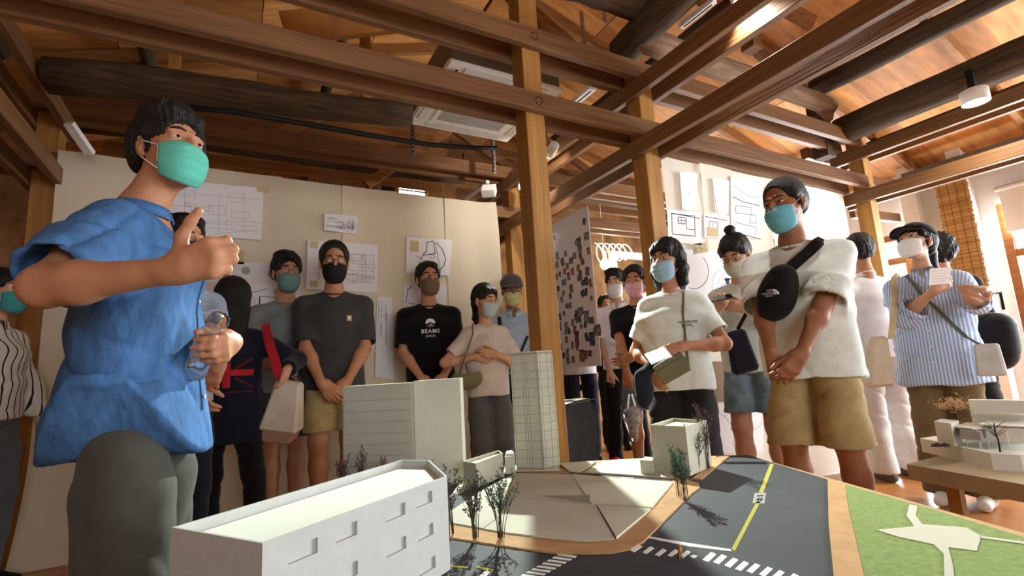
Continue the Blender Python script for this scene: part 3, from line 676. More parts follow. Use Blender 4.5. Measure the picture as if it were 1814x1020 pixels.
def elevation(n, seed, x0=.05, x1=.95, y0=.15, y1=.85):
    r = random.Random(seed); L = []
    for i in range(n):
        x = r.uniform(x0, x1-.1); y = r.uniform(y0, y1-.1); L.append(rect(x, y, x+r.uniform(.05, .25)*(x1-x0), y+r.uniform(.06, .3)*(y1-y0)))
    for i in range(n//2): x = r.uniform(x0, x1); L.append([(x, y0), (x, y1)])
    for i in range(n//3): y = r.uniform(y0, y1); L.append([(x0, y), (x1, y)])
    return L
sheet('large faint perspective drawing taped near the top of the left paper wall', [(285, 316), (467, 333), (463, 425), (285, 413)], elevation(9, 1)+[[(.45, .72), (1, .66)], [(.5, .95), (1, .8)]]+[rect(.68, .5, .86, .62)], PY1, ink=INKF, w=.0022, tape=((.93, -.02, .13, .1),))
sheet('small landscape elevation drawing taped alone above the ponytailed man', [(575, 378), (634, 383), (632, 414), (574, 408)], elevation(9, 2, .05, .95, .2, .85), PY1, ink=INKM, w=.003)
sheet('wide elevation drawing behind the head of the man in charcoal', [(545, 425), (669, 434), (668, 518), (542, 512)], elevation(16, 3, .1, .95, .2, .8), PY1, ink=INKF, w=.003, tape=((.04, .02, .1, .14), (.05, .82, .1, .13)))
sheet('site boundary drawing of a curved plot right of the paper seams', [(720, 419), (801, 425), (797, 488), (719, 484)], [(.006, [(.44, .12), (.58, .07), (.63, .42), (.36, .48), (.44, .35), (.44, .12)]), (.006, [(.64, .1), (.8, .3), (.88, .55), (.84, .75), (.66, .95), (.45, .97), (.22, .88)]), (.004, [(.36, .48), (.25, .8), (.3, .9), (.78, .92), (.62, .12)]), (.003, rect(.52, .45, .62, .55)), (.004, [(.2, .5), (.36, .6)])], PY1, tape=((.08, .1, .18, .3),))
sheet('yellow annotated note card taped above the plan of circles', [(394, 441), (434, 443), (432, 468), (393, 465)], [(.002, [(.4, .2), (.9, .3)]), (.002, [(.3, .5), (.9, .45)]), (.002, [(.2, .7), (.95, .75)])], PY1, m=NOTE, fills=((mat('note_yellow', (.86, .80, .30), .8), rect(.12, .4, .32, .7)[:4]),), name='note_card', cat='note')
r6 = [(.0035, [(.3, .62), (.55, .5)]), (.004, [(.46, .68), (.46, 1.0), (.6, 1.0), (.6, .92)]), (.004, rect(.45, .66, .68, .95)), (.003, [(.1, .35), (.1, .7)])]
GF = mat('tree_grey', (.66, .66, .66), .9)
sheet('site plan with grey tree circles beside the black haired head', [(400, 462), (532, 470), (528, 560), (398, 552)], r6, PY1, fills=[(GF, circ(cx, cy, r_, r_*1.3)[:-1]) for cx, cy, r_ in ((.05, .16, .04), (.26, .17, .06), (.6, .2, .05), (.78, .55, .07), (.68, .56, .05), (.95, .8, .07))])
sheet('plain upright drawing sheet behind the gesturing hand', [(352, 430), (388, 433), (386, 500), (350, 496)], elevation(4, 9), PY1, ink=INKF)
sheet('pinned plan sheet between the man in charcoal and the man in black', [(668, 525), (694, 527), (698, 672), (664, 668)], elevation(4, 8, .1, .9, .05, .5)+[(.004, [(.6, .1), (.6, .6)])], PY1, ink=INKM)
sheet('curved outline drawing partly hidden by the man in black', [(716, 502), (792, 506), (790, 545), (715, 540)], [(.005, [(.05, .9), (.08, .3), (.2, .05)]), (.004, [(.1, .9), (.5, .95)])], PY1)
# right wall drawings
SH = SHEET2
sheet('narrow blank sheet at the top left of the bright paper wall', [(1204, 304), (1236, 307), (1233, 373), (1209, 371)], [(.003, [(.4, .55), (.6, .56)])], PY2, m=SH, off=.014, ink=MARKY)
sheet('narrow blank sheet second from the left at the top of the bright paper', [(1261, 316), (1292, 320), (1290, 378), (1268, 376)], [(.004, [(0, 0), (.12, 1)])], PY2, m=SH, off=.014, ink=INKM)
sheet('floor plan drawing with a stair left on the bright paper wall', [(1182, 371), (1242, 377), (1243, 434), (1184, 428)], [(.005, [(.1, .1), (.95, .18)]), (.005, rect(.12, .12, .8, .75)), (.005, rect(.3, .2, .5, .4)), (.003, [(.3, .3), (.5, .3)]), (.003, [(.4, .2), (.4, .4)]), (.004, [(.55, .18), (.55, .55), (.8, .55)])], PY2, m=SH)
sheet('small floor plan drawing right of the stair plan', [(1247, 379), (1292, 383), (1292, 424), (1248, 420)], [(.005, [(.05, .1), (.9, .2)]), (.004, rect(.2, .3, .55, .6)), (.003, rect(.3, .38, .5, .58))], PY2, m=SH, tape=((.1, .55, .45, .4),))
sheet('section drawing with stacked floor lines above the hair bun', [(1294, 312), (1348, 318), (1350, 424), (1296, 416)], [(.006, [(.05, .35), (.4, .42), (.95, .45)]), (.003, [(.05, .15), (.5, .3), (.95, .32)]), (.004, rect(.15, .5, .65, .62)), (.004, rect(.6, .62, .8, .75)), (.004, [(.1, .78), (.8, .82), (.8, .95)]), (.006, [(.1, .95), (.95, 1.0)])], PY2, m=SH)
sheet('small printed brick pattern card in the middle of the bright paper', [(1228, 432), (1250, 429), (1254, 446), (1231, 450)], elevation(6, 12), PY2, m=NOTE, ink=INKM, w=.002, name='note_card', cat='note')
sheet('large sheet with arcs and a compass star behind the two women', [(1180, 440), (1330, 446), (1330, 600), (1180, 600)], [(.005, circ(.3, .25, .17, .2, -.9, 1.9)), (.002, circ(.7, .42, .19, .24)), (.002, circ(.7, .42, .12, .15)), (.004, [(.52, .5), (.7, .36), (.78, .3)]), (.003, [(.6, .6), (.72, .4), (.85, .55)]), (.003, [(.5, .75), (.95, .7)])], PY2, m=SH, off=.004, ink=INKM, fills=((INK, [(.66, .32), (.74, .32), (.7, .42)]), (INK, [(.55, .46), (.64, .54), (.6, .55)])))
sheet('low plan sheet with faint circles behind the dark trousers', [(1270, 690), (1352, 694), (1352, 802), (1270, 802)], [(.002, circ(.15, .25, .14, .17)), (.002, circ(.75, .35, .25, .28)), (.004, rect(.35, .6, .6, .9)), (.003, rect(.42, .66, .55, .84)), (.004, [(.28, .62), (.6, .9)]), (.003, [(.15, .42), (.35, .6)]), (.003, [(.6, .6), (.75, .5)])], PY2, m=SH, ink=INKM)
sheet('brown kraft sheet hanging below the navy shoulder bag', [(1262, 640), (1292, 640), (1296, 712), (1258, 712)], [(.003, circ(.3, .8, .1))], PY2, m=mat('kraft_sheet', (.62, .54, .45), .9), off=.012, ink=INKM)

# ---- photo collage board hanging from the beam, edge on to the depth of the room
BX = 2.27
c = [atx(q[0], q[1], BX) for q in ((976, 398), (1041, 364), (1071, 647), (990, 653))]
pbd = thing('photo_collage_board', 'white board covered in small photographs hanging beside the centre post', 'photo board', tuple(c[3]))
y0, y1, z0, z1 = c[1][1], c[0][1]+.12, .885, 2.057
bo = np.array(c[3])
MB().box((-.004, y0-bo[1], z0-bo[2]), (.004, y1-bo[1], z1-bo[2])).build('board', mat('collage_board', (.84, .83, .88), .6), pbd)
PHM = []
for i, (c1, c2) in enumerate([((.55, .38, .32), (.14, .12, .16)), ((.42, .47, .40), (.14, .16, .14)), ((.62, .58, .62), (.22, .20, .26)), ((.30, .33, .42), (.10, .10, .13)), ((.64, .49, .40), (.25, .16, .18)), ((.45, .54, .66), (.25, .28, .33))]):
    PHM.append(mat('photo_print_%d' % i, c1, .45, noise=.5, scale=34, rgb2=c2, contrast=(.42, .58)))
rr = random.Random(3); placed = []
def photo(y, z, w, h, rot, mm):
    o = MB().obox((0, 0, 0), (.0008, 0, 0), (0, w/2*math.cos(rot), w/2*math.sin(rot)), (0, -h/2*math.sin(rot), h/2*math.cos(rot))).build('photo', mm, pbd)
    o.location = (-.0052-rr.uniform(0, .0012), y-bo[1], z-bo[2])
for px_, py_, w, h, k in ((1027, 433, .05, .11, 1), (1040, 418, .06, .06, 2), (1029, 487, .04, .07, 1), (1000, 500, .06, .05, 5), (1025, 560, .07, .1, 1), (1023, 600, .05, .12, 0), (1032, 630, .06, .09, 4), (1040, 560, .06, .08, 2), (1050, 600, .06, .1, 3), (1060, 585, .07, .08, 2)):
    p = atx(px_, py_, BX); photo(p[1], p[2], w, h, rr.uniform(-.1, .1), PHM[k])
k = 0
while k < 78:
    y = rr.uniform(y0+.03, y1-.05); z = rr.uniform(z0+.05, z1-.1); dens = .35 if z > 1.75 else 1
    if rr.random() > dens: continue
    if any(abs(y-a) < .035 and abs(z-b) < .045 for a, b in placed) : continue
    placed.append((y, z)); s_ = rr.choice((.034, .04, .045)); photo(y, z, s_*rr.choice((.8, 1)), s_*rr.choice((1.1, 1.4)), rr.uniform(-.3, .3), PHM[rr.randrange(6)]); k += 1

# ---- white frame behind the people in the middle
fy = 4.75; a = aty(1085, 456, fy); b = aty(1180, 432, fy)
df = thing('white_display_frame', 'white metal frame standing in the background beside the pendant bulb', 'frame', (a[0], fy, 0))
MB().box((-.04, -.03, 0), (.04, .03, a[2])).build('upright', WHITEP, df); MB().box((b[0]-a[0]-.04, -.03, 0), (b[0]-a[0]+.04, .03, a[2])).build('upright', WHITEP, df)
MB().box((-.04, -.03, a[2]), (b[0]-a[0]+.04, .03, a[2]+.08)).build('top_bar', WHITEP, df)
MB().box((.04, -.004, .1), (b[0]-a[0]-.04, .004, a[2])).build('pane', GLASS, df)
# ---- dark rounded stool with magazines
p = atd(1018, 713, 2.95); SH_ = float(p[2]); DS = mat('dark_felt', (.20, .20, .21), .8, noise=.25, scale=18, bump=.3, bscale=50)
st = thing('dark_plinth', 'tall dark grey rounded plinth behind the centre post with magazines on top', 'plinth', (float(p[0]), float(p[1])+.05, 0))
arch = [(-.11, 0)]+[(-.11+.05-.05*math.cos(k*math.pi/12), SH_-.05+.05*math.sin(k*math.pi/12)) for k in range(7)]+[(.11-.05+.05*math.sin(k*math.pi/12), SH_-.05+.05*math.cos(k*math.pi/12)) for k in range(7)]+[(.11, 0)]
n_ = len(arch); v = [(x, -.10, z) for x, z in arch]+[(x, .10, z) for x, z in arch]
put('seat_body', mesh('seat_body', v, [tuple(range(n_)), tuple(range(2*n_-1, n_-1, -1))]+[(i, n_+i, n_+i+1, i+1) for i in range(n_-1)]), DS, st)
MB().box((-.10, -.09, -.0), (.10, .09, .012)).build('foot_plate', BLACKM, st)
for i, (dx, dz, an) in enumerate(((-.02, SH_+.001, .3), (.0, SH_+.012, -.2))):
    mz = thing('magazine', ('lower', 'upper')[i]+' open pale magazine lying on the dark plinth', 'magazine', (float(p[0])+dx, float(p[1])+.03, dz), an)
    pg = MB()
    for s_ in (-1, 1):
        pts = [(s_*.115*t, .006*math.sin(t*math.pi)+.002) for t in (0, .2, .4, .6, .8, 1)]
        for q0, q1 in zip(pts[:-1], pts[1:]): pg.add([(q0[0], -.07, q0[1]), (q1[0], -.07, q1[1]), (q1[0], .07, q1[1]), (q0[0], .07, q0[1])], [(0, 1, 2, 3)])
    pg.build('pages', mat('magazine_page', (.80, .78, .73), .7), mz); MB().box((-.117, -.072, -.001), (.117, .072, .001)).build('cover', mat('magazine_cover', (.55, .50, .45), .6), mz)
# ---- table with a white villa model at right
Z2 = .45
def g2(px, py, z=Z2): q = atz(px, py, z); return (float(q[0]), float(q[1]))
rt = thing('side_table', 'pale wooden table at the right carrying the white villa model', 'table')
q = [g2(1606, 822), g2(1814, 858), (2.55, .2), (3.6, .75), g2(1668, 806)]
MB().prism(q, Z2-.055, Z2).build('table_top', mat('pale_table', (.74, .68, .56), .7, noise=.08, scale=6), rt)
for x, y in ((2.35, .95), (3.3, .75), (2.55, .45)): MB().box((x-.02, y-.02, 0), (x+.02, y+.02, Z2-.055)).build('leg', W_POST, rt)
vm = thing('villa_model', 'white card villa model with curved terraces on the side table', 'model building')
VC = mat('villa_card', (.90, .90, .86), .8)
base = [(1634, 800), (1660, 806), (1705, 818), (1760, 832), (1814, 836)]
MB().prism([g2(*b_) for b_ in base]+[(2.6, .5), (3.2, .8), g2(1660, 796)], Z2, Z2+.055).build('terrace', VC, vm)
zt_ = Z2+.055
def blk(name, pts, z0, z1, m_=VC): return MB().prism([g2(a_, b_, zt_) for a_, b_ in pts], z0, z1).build(name, m_, vm)
blk('house_block', [(1662, 785), (1692, 791), (1706, 784), (1674, 780)], zt_, zt_+.085)
blk('pavilion', [(1706, 792), (1742, 796), (1752, 788), (1712, 785)], zt_+.03, zt_+.062, mat('villa_grey', (.72, .73, .74), .6))  # pavilion in a flat grey, cooler than the villa card
blk('canopy', [(1696, 788), (1730, 794), (1764, 792), (1764, 784), (1720, 780)], zt_+.066, zt_+.071)
blk('house_block', [(1770, 796), (1830, 800), (1840, 788), (1776, 786)], zt_+.028, zt_+.075)
blk('canopy', [(1742, 792), (1840, 800), (1850, 784), (1755, 784)], zt_+.078, zt_+.083)
blk('rear_slab', [(1730, 780), (1840, 790), (1850, 780), (1740, 774)], zt_+.1, zt_+.108)
blk('rear_wall', [(1728, 774), (1850, 782), (1850, 779), (1730, 772)], zt_, zt_+.15)
for a_, b_ in ((1714, 790), (1738, 795), (1752, 793), (1790, 798)): c_ = g2(a_, b_, zt_); MB().tube([(c_[0], c_[1], zt_), (c_[0], c_[1], zt_+.07)], .0018, 5).build('column', VC, vm)
pe = MB()
for i in range(26):
    c_ = g2(1652+rr.uniform(0, 28), 789+rr.uniform(-2, 3), zt_); pe.lathe([(0, 0), (.006, .001), (.005, .006), (0, .008)], (c_[0], c_[1], zt_), 6)
o = pe.build('pebbles', mat('pebble', (.3, .3, .31), .8), vm); o['kind'] = 'stuff'
def tinytree(px, py, h, label, fluff):
    c_ = g2(px, py, zt_); t = thing('model_tree', label, 'model tree', (c_[0], c_[1], zt_)); r_ = random.Random(px); tr = MB()
    tr.tube([(0, 0, .0012), (.004, 0, h*.4), (-.003, .002, h*.7), (0, 0, h)], [.003, .0025, .002, .0012], 5)
    for k_ in range(12):
        a_ = r_.uniform(0, 6.28); z_ = h*r_.uniform(.45, .95); tr.tube([(0, 0, z_), (math.cos(a_)*h*.35, math.sin(a_)*h*.35, z_+h*.25)], [.0012, .0005], 4)
    tr.build('trunk', mat('twig', (.17, .13, .12), .9), t)
    if fluff:
        fl_ = MB()
        for k_ in range(420):
            p_ = np.array([r_.gauss(0, .026), r_.gauss(0, .026), h+r_.gauss(0, .012)]); d_ = np.array([r_.uniform(-1, 1), r_.uniform(-1, 1), r_.uniform(-1, 1)])*.009; e_ = np.cross(d_, [0.3, .5, .8])*.5
            fl_.add([p_-d_, p_+e_, p_+d_], [(0, 1, 2), (2, 1, 0)])
        o = fl_.build('fluff', mat('cream_moss', (.87, .76, .60), .95), t); o['kind'] = 'stuff'
tinytree(1702, 778, .14, 'cream moss model tree rising behind the villa model', True)
tinytree(1772, 801, .10, 'bare black twig tree standing on the villa terrace', False)
# ---- white bin near the far door
p = atz(1597, 846, 0)
bn = thing('white_bin', 'white round bin on the floor behind the man in white', 'bin', (float(p[0])+1.35, float(p[1])+.62, 0))
MB().lathe([(0, .0), (.12, .0), (.14, .42), (.125, .42), (.11, .02), (0, .02)], n=24).build('bucket', WHITEP, bn, True); MB().lathe([(.142, .40), (.146, .40), (.146, .425), (.142, .425)], n=24).build('rim', WHITEP, bn, True)
# ================================================================== people: signed-distance bodies, clothes and hair meshed with surface nets
def V(*a): return np.array(a, float)
def rotm(yaw=0, pitch=0, roll=0):
    """head frame: x right, y forward, z up; yaw left +, pitch up +, roll to the right shoulder +"""
    cy, sy, cp, sp, cr, sr = math.cos(yaw), math.sin(yaw), math.cos(pitch), math.sin(pitch), math.cos(roll), math.sin(roll)
    Rz = np.array([[cy, -sy, 0], [sy, cy, 0], [0, 0, 1]]); Rx = np.array([[1, 0, 0], [0, cp, -sp], [0, sp, cp]]); Ry = np.array([[cr, 0, sr], [0, 1, 0], [-sr, 0, cr]])
    return Rz@Rx@Ry
class SDF:
    def __init__(s): s.ops = []
    def cone(s, a, b, ra, rb, k=.02, sub=False): s.ops.append(('c', np.array(a, float), np.array(b, float), ra, rb, k, sub)); return s
    def chain(s, pts, rs, k=.02, sub=False):
        for i in range(len(pts)-1): s.cone(pts[i], pts[i+1], rs[i], rs[i+1], k, sub)
        return s
    def ell(s, c, r, R=None, k=.02, sub=False): s.ops.append(('e', np.array(c, float), np.array(r, float), np.eye(3) if R is None else R, 0, k, sub)); return s
    def econe(s, a, b, ra, rb, k=.03, sub=False):
        """tapered tube with elliptical section: ra=(rx,ry) across local x and y"""
        s.ops.append(('q', np.array(a, float), np.array(b, float), ra, rb, k, sub)); return s
    def box(s, c, h, r=.005, R=None, k=.01, sub=False): s.ops.append(('b', np.array(c, float), np.array(h, float), np.eye(3) if R is None else R, r, k, sub)); return s
    def below(s, p, n): s.ops.append(('p', np.array(p, float), np.array(n, float)/np.linalg.norm(n), 0, 0, 0, True)); return s  # keep the side the normal points away from
    def mesh(s, h, pad=.02):
        lo = np.full(3, 1e9); hi = -lo; bbs = []
        for o in s.ops:
            t = o[0]
            if t == 'c': r = max(o[3], o[4]); a = np.minimum(o[1], o[2])-r; b = np.maximum(o[1], o[2])+r
            elif t == 'q': r = max(max(o[3]), max(o[4])); a = np.minimum(o[1], o[2])-r; b = np.maximum(o[1], o[2])+r
            elif t == 'e': e = np.abs(o[3])@o[2]; a, b = o[1]-e, o[1]+e
            elif t == 'b': e = np.abs(o[3])@(o[2]+o[4]); a, b = o[1]-e, o[1]+e
            else: a, b = None, None
            bbs.append((a, b))
            if not o[6]: lo = np.minimum(lo, a); hi = np.maximum(hi, b)
        lo = lo-pad-2*h; hi = hi+pad+2*h
        n = np.ceil((hi-lo)/h).astype(int)+1
        ax = [(lo[i]+h*np.arange(n[i])).astype(np.float32) for i in range(3)]
        Fd = np.full(n, .3, np.float32)
        for o, (a, b) in zip(s.ops, bbs):
            t, k, sub = o[0], o[5], o[6]
            if t == 'p': i0 = np.zeros(3, int); i1 = n.copy()
            else:
                m_ = k+3*h+.02
                i0 = np.clip(np.floor((a-m_-lo)/h).astype(int), 0, n); i1 = np.clip(np.ceil((b+m_-lo)/h).astype(int)+1, 0, n)
                if np.any(i1 <= i0): continue
            X = ax[0][i0[0]:i1[0]][:, None, None]; Yg = ax[1][i0[1]:i1[1]][None, :, None]; Zg = ax[2][i0[2]:i1[2]][None, None, :]
            if t == 'c':
                A, B = o[1], o[2]; d = B-A; L2 = d@d+1e-12
                tt = np.clip(((X-A[0])*d[0]+(Yg-A[1])*d[1]+(Zg-A[2])*d[2])/L2, 0, 1).astype(np.float32)
                D = np.sqrt((X-A[0]-tt*d[0])**2+(Yg-A[1]-tt*d[1])**2+(Zg-A[2]-tt*d[2])**2)-(o[3]+(o[4]-o[3])*tt)
            elif t == 'q':
                A, B = o[1], o[2]; d = B-A; L2 = d@d+1e-12
                tt = ((X-A[0])*d[0]+(Yg-A[1])*d[1]+(Zg-A[2])*d[2])/L2; tc = np.clip(tt, 0, 1)
                rx = o[3][0]+(o[4][0]-o[3][0])*tc; ry = o[3][1]+(o[4][1]-o[3][1])*tc; rz = np.minimum(rx, ry)*.6
                qx = (X-A[0]-tc*d[0])/rx; qy = (Yg-A[1]-tc*d[1])/ry; qz = (Zg-A[2]-tc*d[2])/rz
                D = (np.sqrt(qx*qx+qy*qy+qz*qz)-1)*np.minimum(rx, ry)
            elif t == 'e':
                R = o[3]; q0, q1, q2 = X-o[1][0], Yg-o[1][1], Zg-o[1][2]; r = o[2]
                u = [(R[0, i]*q0+R[1, i]*q1+R[2, i]*q2)/r[i] for i in range(3)]
                kk = np.sqrt(u[0]**2+u[1]**2+u[2]**2); k1 = np.sqrt((u[0]/r[0])**2+(u[1]/r[1])**2+(u[2]/r[2])**2)
                D = kk*(kk-1)/(k1+1e-9)
                D = np.where(kk < .25, -min(r)*.75, D)
            elif t == 'b':
                R = o[3]; q0, q1, q2 = X-o[1][0], Yg-o[1][1], Zg-o[1][2]
                u = [np.abs(R[0, i]*q0+R[1, i]*q1+R[2, i]*q2)-o[2][i] for i in range(3)]
                D = np.sqrt(sum(np.maximum(w, 0)**2 for w in u))+np.minimum(np.maximum(np.maximum(u[0], u[1]), u[2]), 0)-o[4]
            else:
                D = -((X-o[1][0])*o[2][0]+(Yg-o[1][1])*o[2][1]+(Zg-o[1][2])*o[2][2])
            sl = Fd[i0[0]:i1[0], i0[1]:i1[1], i0[2]:i1[2]]; D = D.astype(np.float32)
            if sub:
                D = -D
                if k > 0:
                    hh = np.maximum(k-np.abs(sl-D), 0)/k; r_ = np.maximum(sl, D)+hh*hh*k*.25
                else: r_ = np.maximum(sl, D)
            else:
                hh = np.maximum(k-np.abs(sl-D), 0)/max(k, 1e-6); r_ = np.minimum(sl, D)-hh*hh*k*.25
            Fd[i0[0]:i1[0], i0[1]:i1[1], i0[2]:i1[2]] = r_
        return surfnet(Fd, lo, h)
def surfnet(F, lo, h):
    s = F < 0; nx, ny, nz = F.shape
    c = [(i, j, k) for i in (0, 1) for j in (0, 1) for k in (0, 1)]
    cnt = np.zeros((nx-1, ny-1, nz-1), np.int8)
    for i, j, k in c: cnt += s[i:nx-1+i, j:ny-1+j, k:nz-1+k]
    act = (cnt > 0) & (cnt < 8); idx = np.argwhere(act)
    if len(idx) == 0: return np.zeros((0, 3)), np.zeros((0, 4), int)
    vid = np.full(act.shape, -1, np.int64); vid[act] = np.arange(len(idx))
    val = {q: F[idx[:, 0]+q[0], idx[:, 1]+q[1], idx[:, 2]+q[2]] for q in c}
    P = np.zeros((len(idx), 3)); w = np.zeros(len(idx))
    for a in c:
        for d in range(3):
            if a[d]: continue
            b = list(a); b[d] = 1; b = tuple(b); va, vb = val[a], val[b]; m_ = (va < 0) != (vb < 0)
            t = np.where(m_, va/np.where(m_, va-vb, 1), 0); p = np.array(a, float)[None, :]+np.zeros((len(idx), 3)); p[:, d] += t
            P += p*m_[:, None]; w += m_
    vt = lo+h*(idx+P/w[:, None]); faces = []
    for d in range(3):
        e1, e2 = (d+1) % 3, (d+2) % 3
        sl0 = [slice(None)]*3; sl1 = [slice(None)]*3; sl0[d] = slice(0, -1); sl1[d] = slice(1, None)
        s0, s1 = s[tuple(sl0)], s[tuple(sl1)]; cr = np.argwhere(s0 != s1)
        ok = (cr[:, e1] > 0) & (cr[:, e2] > 0) & (cr[:, e1] < F.shape[e1]-1) & (cr[:, e2] < F.shape[e2]-1); cr = cr[ok]
        q = []
        for o1, o2 in ((1, 1), (0, 1), (0, 0), (1, 0)):
            t = cr.copy(); t[:, e1] -= o1; t[:, e2] -= o2; q.append(vid[t[:, 0], t[:, 1], t[:, 2]])
        q = np.stack(q, 1); fl = ~s0[cr[:, 0], cr[:, 1], cr[:, 2]]; q[fl] = q[fl][:, ::-1]; faces.append(q)
    return vt, np.concatenate(faces)
def vnormals(v, f):
    n = np.zeros_like(v); fn = np.cross(v[f[:, 2]]-v[f[:, 0]], v[f[:, 3]]-v[f[:, 1]])
    for i in range(4): np.add.at(n, f[:, i], fn)
    return n/(np.linalg.norm(n, axis=1, keepdims=True)+1e-12)
def npmesh(name, v, f):
    me = bpy.data.meshes.new(name); me.vertices.add(len(v)); me.vertices.foreach_set('co', v.astype(np.float32).ravel())
    me.loops.add(f.size); me.loops.foreach_set('vertex_index', f.astype(np.int32).ravel())
    me.polygons.add(len(f)); me.polygons.foreach_set('loop_start', np.arange(0, f.size, 4, dtype=np.int32))
    me.update(calc_edges=True); me.polygons.foreach_set('use_smooth', np.ones(len(f), bool)); return me
def part(name, sdf, h, m_, root, disp=None, post=None):
    v, f = sdf.mesh(h)
    if disp is not None: v = v+vnormals(v, f)*disp(v)[:, None]
    if post is not None: v = post(v)
    o = put(name, npmesh(name, v, f), m_, root); return o
def merged(name, sdfs, m_, root):
    vs, fs, n = [], [], 0
    for sd, h in sdfs:
        v, f = sd.mesh(h); vs.append(v); fs.append(f+n); n += len(v)
    return put(name, npmesh(name, np.concatenate(vs), np.concatenate(fs)), m_, root)
def folds(seed, amp=.005, fx=26., fz=7., up=1.0):
    r = np.random.RandomState(seed); ph = r.uniform(0, 6.28, 8)
    def f(v):
        x, y, z = v[:, 0], v[:, 1], v[:, 2]
        w = 1.4*np.sin(5*z+ph[0]+3*x)+.9*np.sin(9*y+ph[1]+4*z)
        a = np.sin(fx*x+fz*z+w+ph[2])*np.sin(6*z+ph[3]+5*y); b = np.sin(fx*.8*y-fz*1.3*z+w*1.2+ph[4]); c_ = 1-2*np.abs(np.sin(.5*(fx*.7*(x+y)+16*z+2*w+ph[5])))
        d_ = (1-np.abs(np.sin(.5*(9*x-7*y+21*z+2.2*w+ph[7]))))**5
        e_ = (1-np.abs(np.sin(.5*(-11*x+6*y+17*z+1.8*w+ph[3]))))**5
        return amp*(.5*a+.35*b+.4*c_*np.sin(4*z+ph[6])+1.1*d_*np.sin(5*x+ph[1])+1.0*e_*np.sin(6*y+4*z+ph[2]))
    return f
def ik(S_, T, l1, l2, pole):
    d = T-S_; D = np.linalg.norm(d); D = min(D, (l1+l2)*.999); d = d/np.linalg.norm(d); T = S_+d*D
    a = (l1*l1-l2*l2+D*D)/(2*D); hh = math.sqrt(max(0, l1*l1-a*a)); p = np.array(pole, float); p = p-d*(p@d); p /= (np.linalg.norm(p)+1e-9)
    return S_+d*a+p*hh, T

SKIN = {}
def skin(tone):
    if tone not in SKIN:
        M = mat('skin_%s' % tone, {'tan': (.72, .51, .38), 'fair': (.80, .61, .50), 'brown': (.60, .40, .28), 'mid': (.76, .55, .43)}[tone], .55, noise=.08, scale=25, spec=.35)
        M.node_tree.nodes['Principled BSDF'].inputs['Subsurface Weight'].default_value = .08
        M.node_tree.nodes['Principled BSDF'].inputs['Subsurface Radius'].default_value = (.02, .008, .005); SKIN[tone] = M
    return SKIN[tone]
HAIRM = mat('black_hair', (.075, .068, .065), .5, spec=.4, noise=.5, scale=30, stretch=(9, 9, 1.5), bump=.9, bscale=38)
EYEW = mat('eye_white', (.80, .77, .74), .3); IRIS = mat('iris_dark', (.10, .06, .04), .15, spec=.6)
BROW = mat('eyebrow_hair', (.12, .10, .09), .8)
LOOP = mat('mask_loop_white', (.93, .93, .92), .8)
WIRE = mat('glasses_wire', (.20, .17, .16), .4, metal=.2); LENS = mat('glasses_lens', (.98, .98, .98), .02, trans=1, spec=.4)

def hand_sdf(sd, W, d, n_, side, curl=(.5, .5, .55, .6), spread=.12, thumb=(.6, .5), k=.006, size=1.0):
    """W wrist, d direction of the fingers, n_ palm normal (towards what is held), side=+1 when the thumb lies along d x n_"""
    d = d/np.linalg.norm(d); n_ = n_-d*(n_@d); n_ = n_/np.linalg.norm(n_); t = np.cross(d, n_)*side; z = size
    sd.cone(W, W+d*.03*z, .026*z, .028*z, .015)
    for i, lat in enumerate((.030, .010, -.010, -.028)):
        base = W+d*(.088, .092, .088, .078)[i]*z+t*lat*z; sd.cone(W+d*.02*z+t*lat*.6*z, base, .0155*z, .0125*z, .014)
        L = (.074, .082, .077, .060)[i]*z; a = curl[i]*.55; fd = d+t*spread*(1.2-.8*i)*.8; fd /= np.linalg.norm(fd); p = base; r = .0098*z
        for sg, (fr, kk) in enumerate(((.46, 1.0), (.30, 1.25), (.24, .8))):
            an = a if sg == 0 else a+curl[i]*kk*.75*sg
            q = p+(fd*math.cos(an)+n_*math.sin(an))*L*fr; r2 = r*.9; sd.cone(p, q, r, r2, k if sg else .010); p = q; r = r2
    b = W+d*.025*z+t*.022*z+n_*.008*z; th = d*math.cos(thumb[0])+t*math.sin(thumb[0])*.9+n_*thumb[1]; th /= np.linalg.norm(th)
    m1 = b+th*.042*z; t2 = th*.75+d*.45+n_*thumb[1]*.4; t2 /= np.linalg.norm(t2); m2 = m1+t2*.034*z; m3 = m2+(t2+d*.25)/np.linalg.norm(t2+d*.25)*.026*z
    sd.cone(W+d*.01*z, b, .018*z, .017*z, .012).cone(b, m1, .0165*z, .0125*z, .010).cone(m1, m2, .0115*z, .0105*z, k).cone(m2, m3, .0105*z, .0085*z, k)

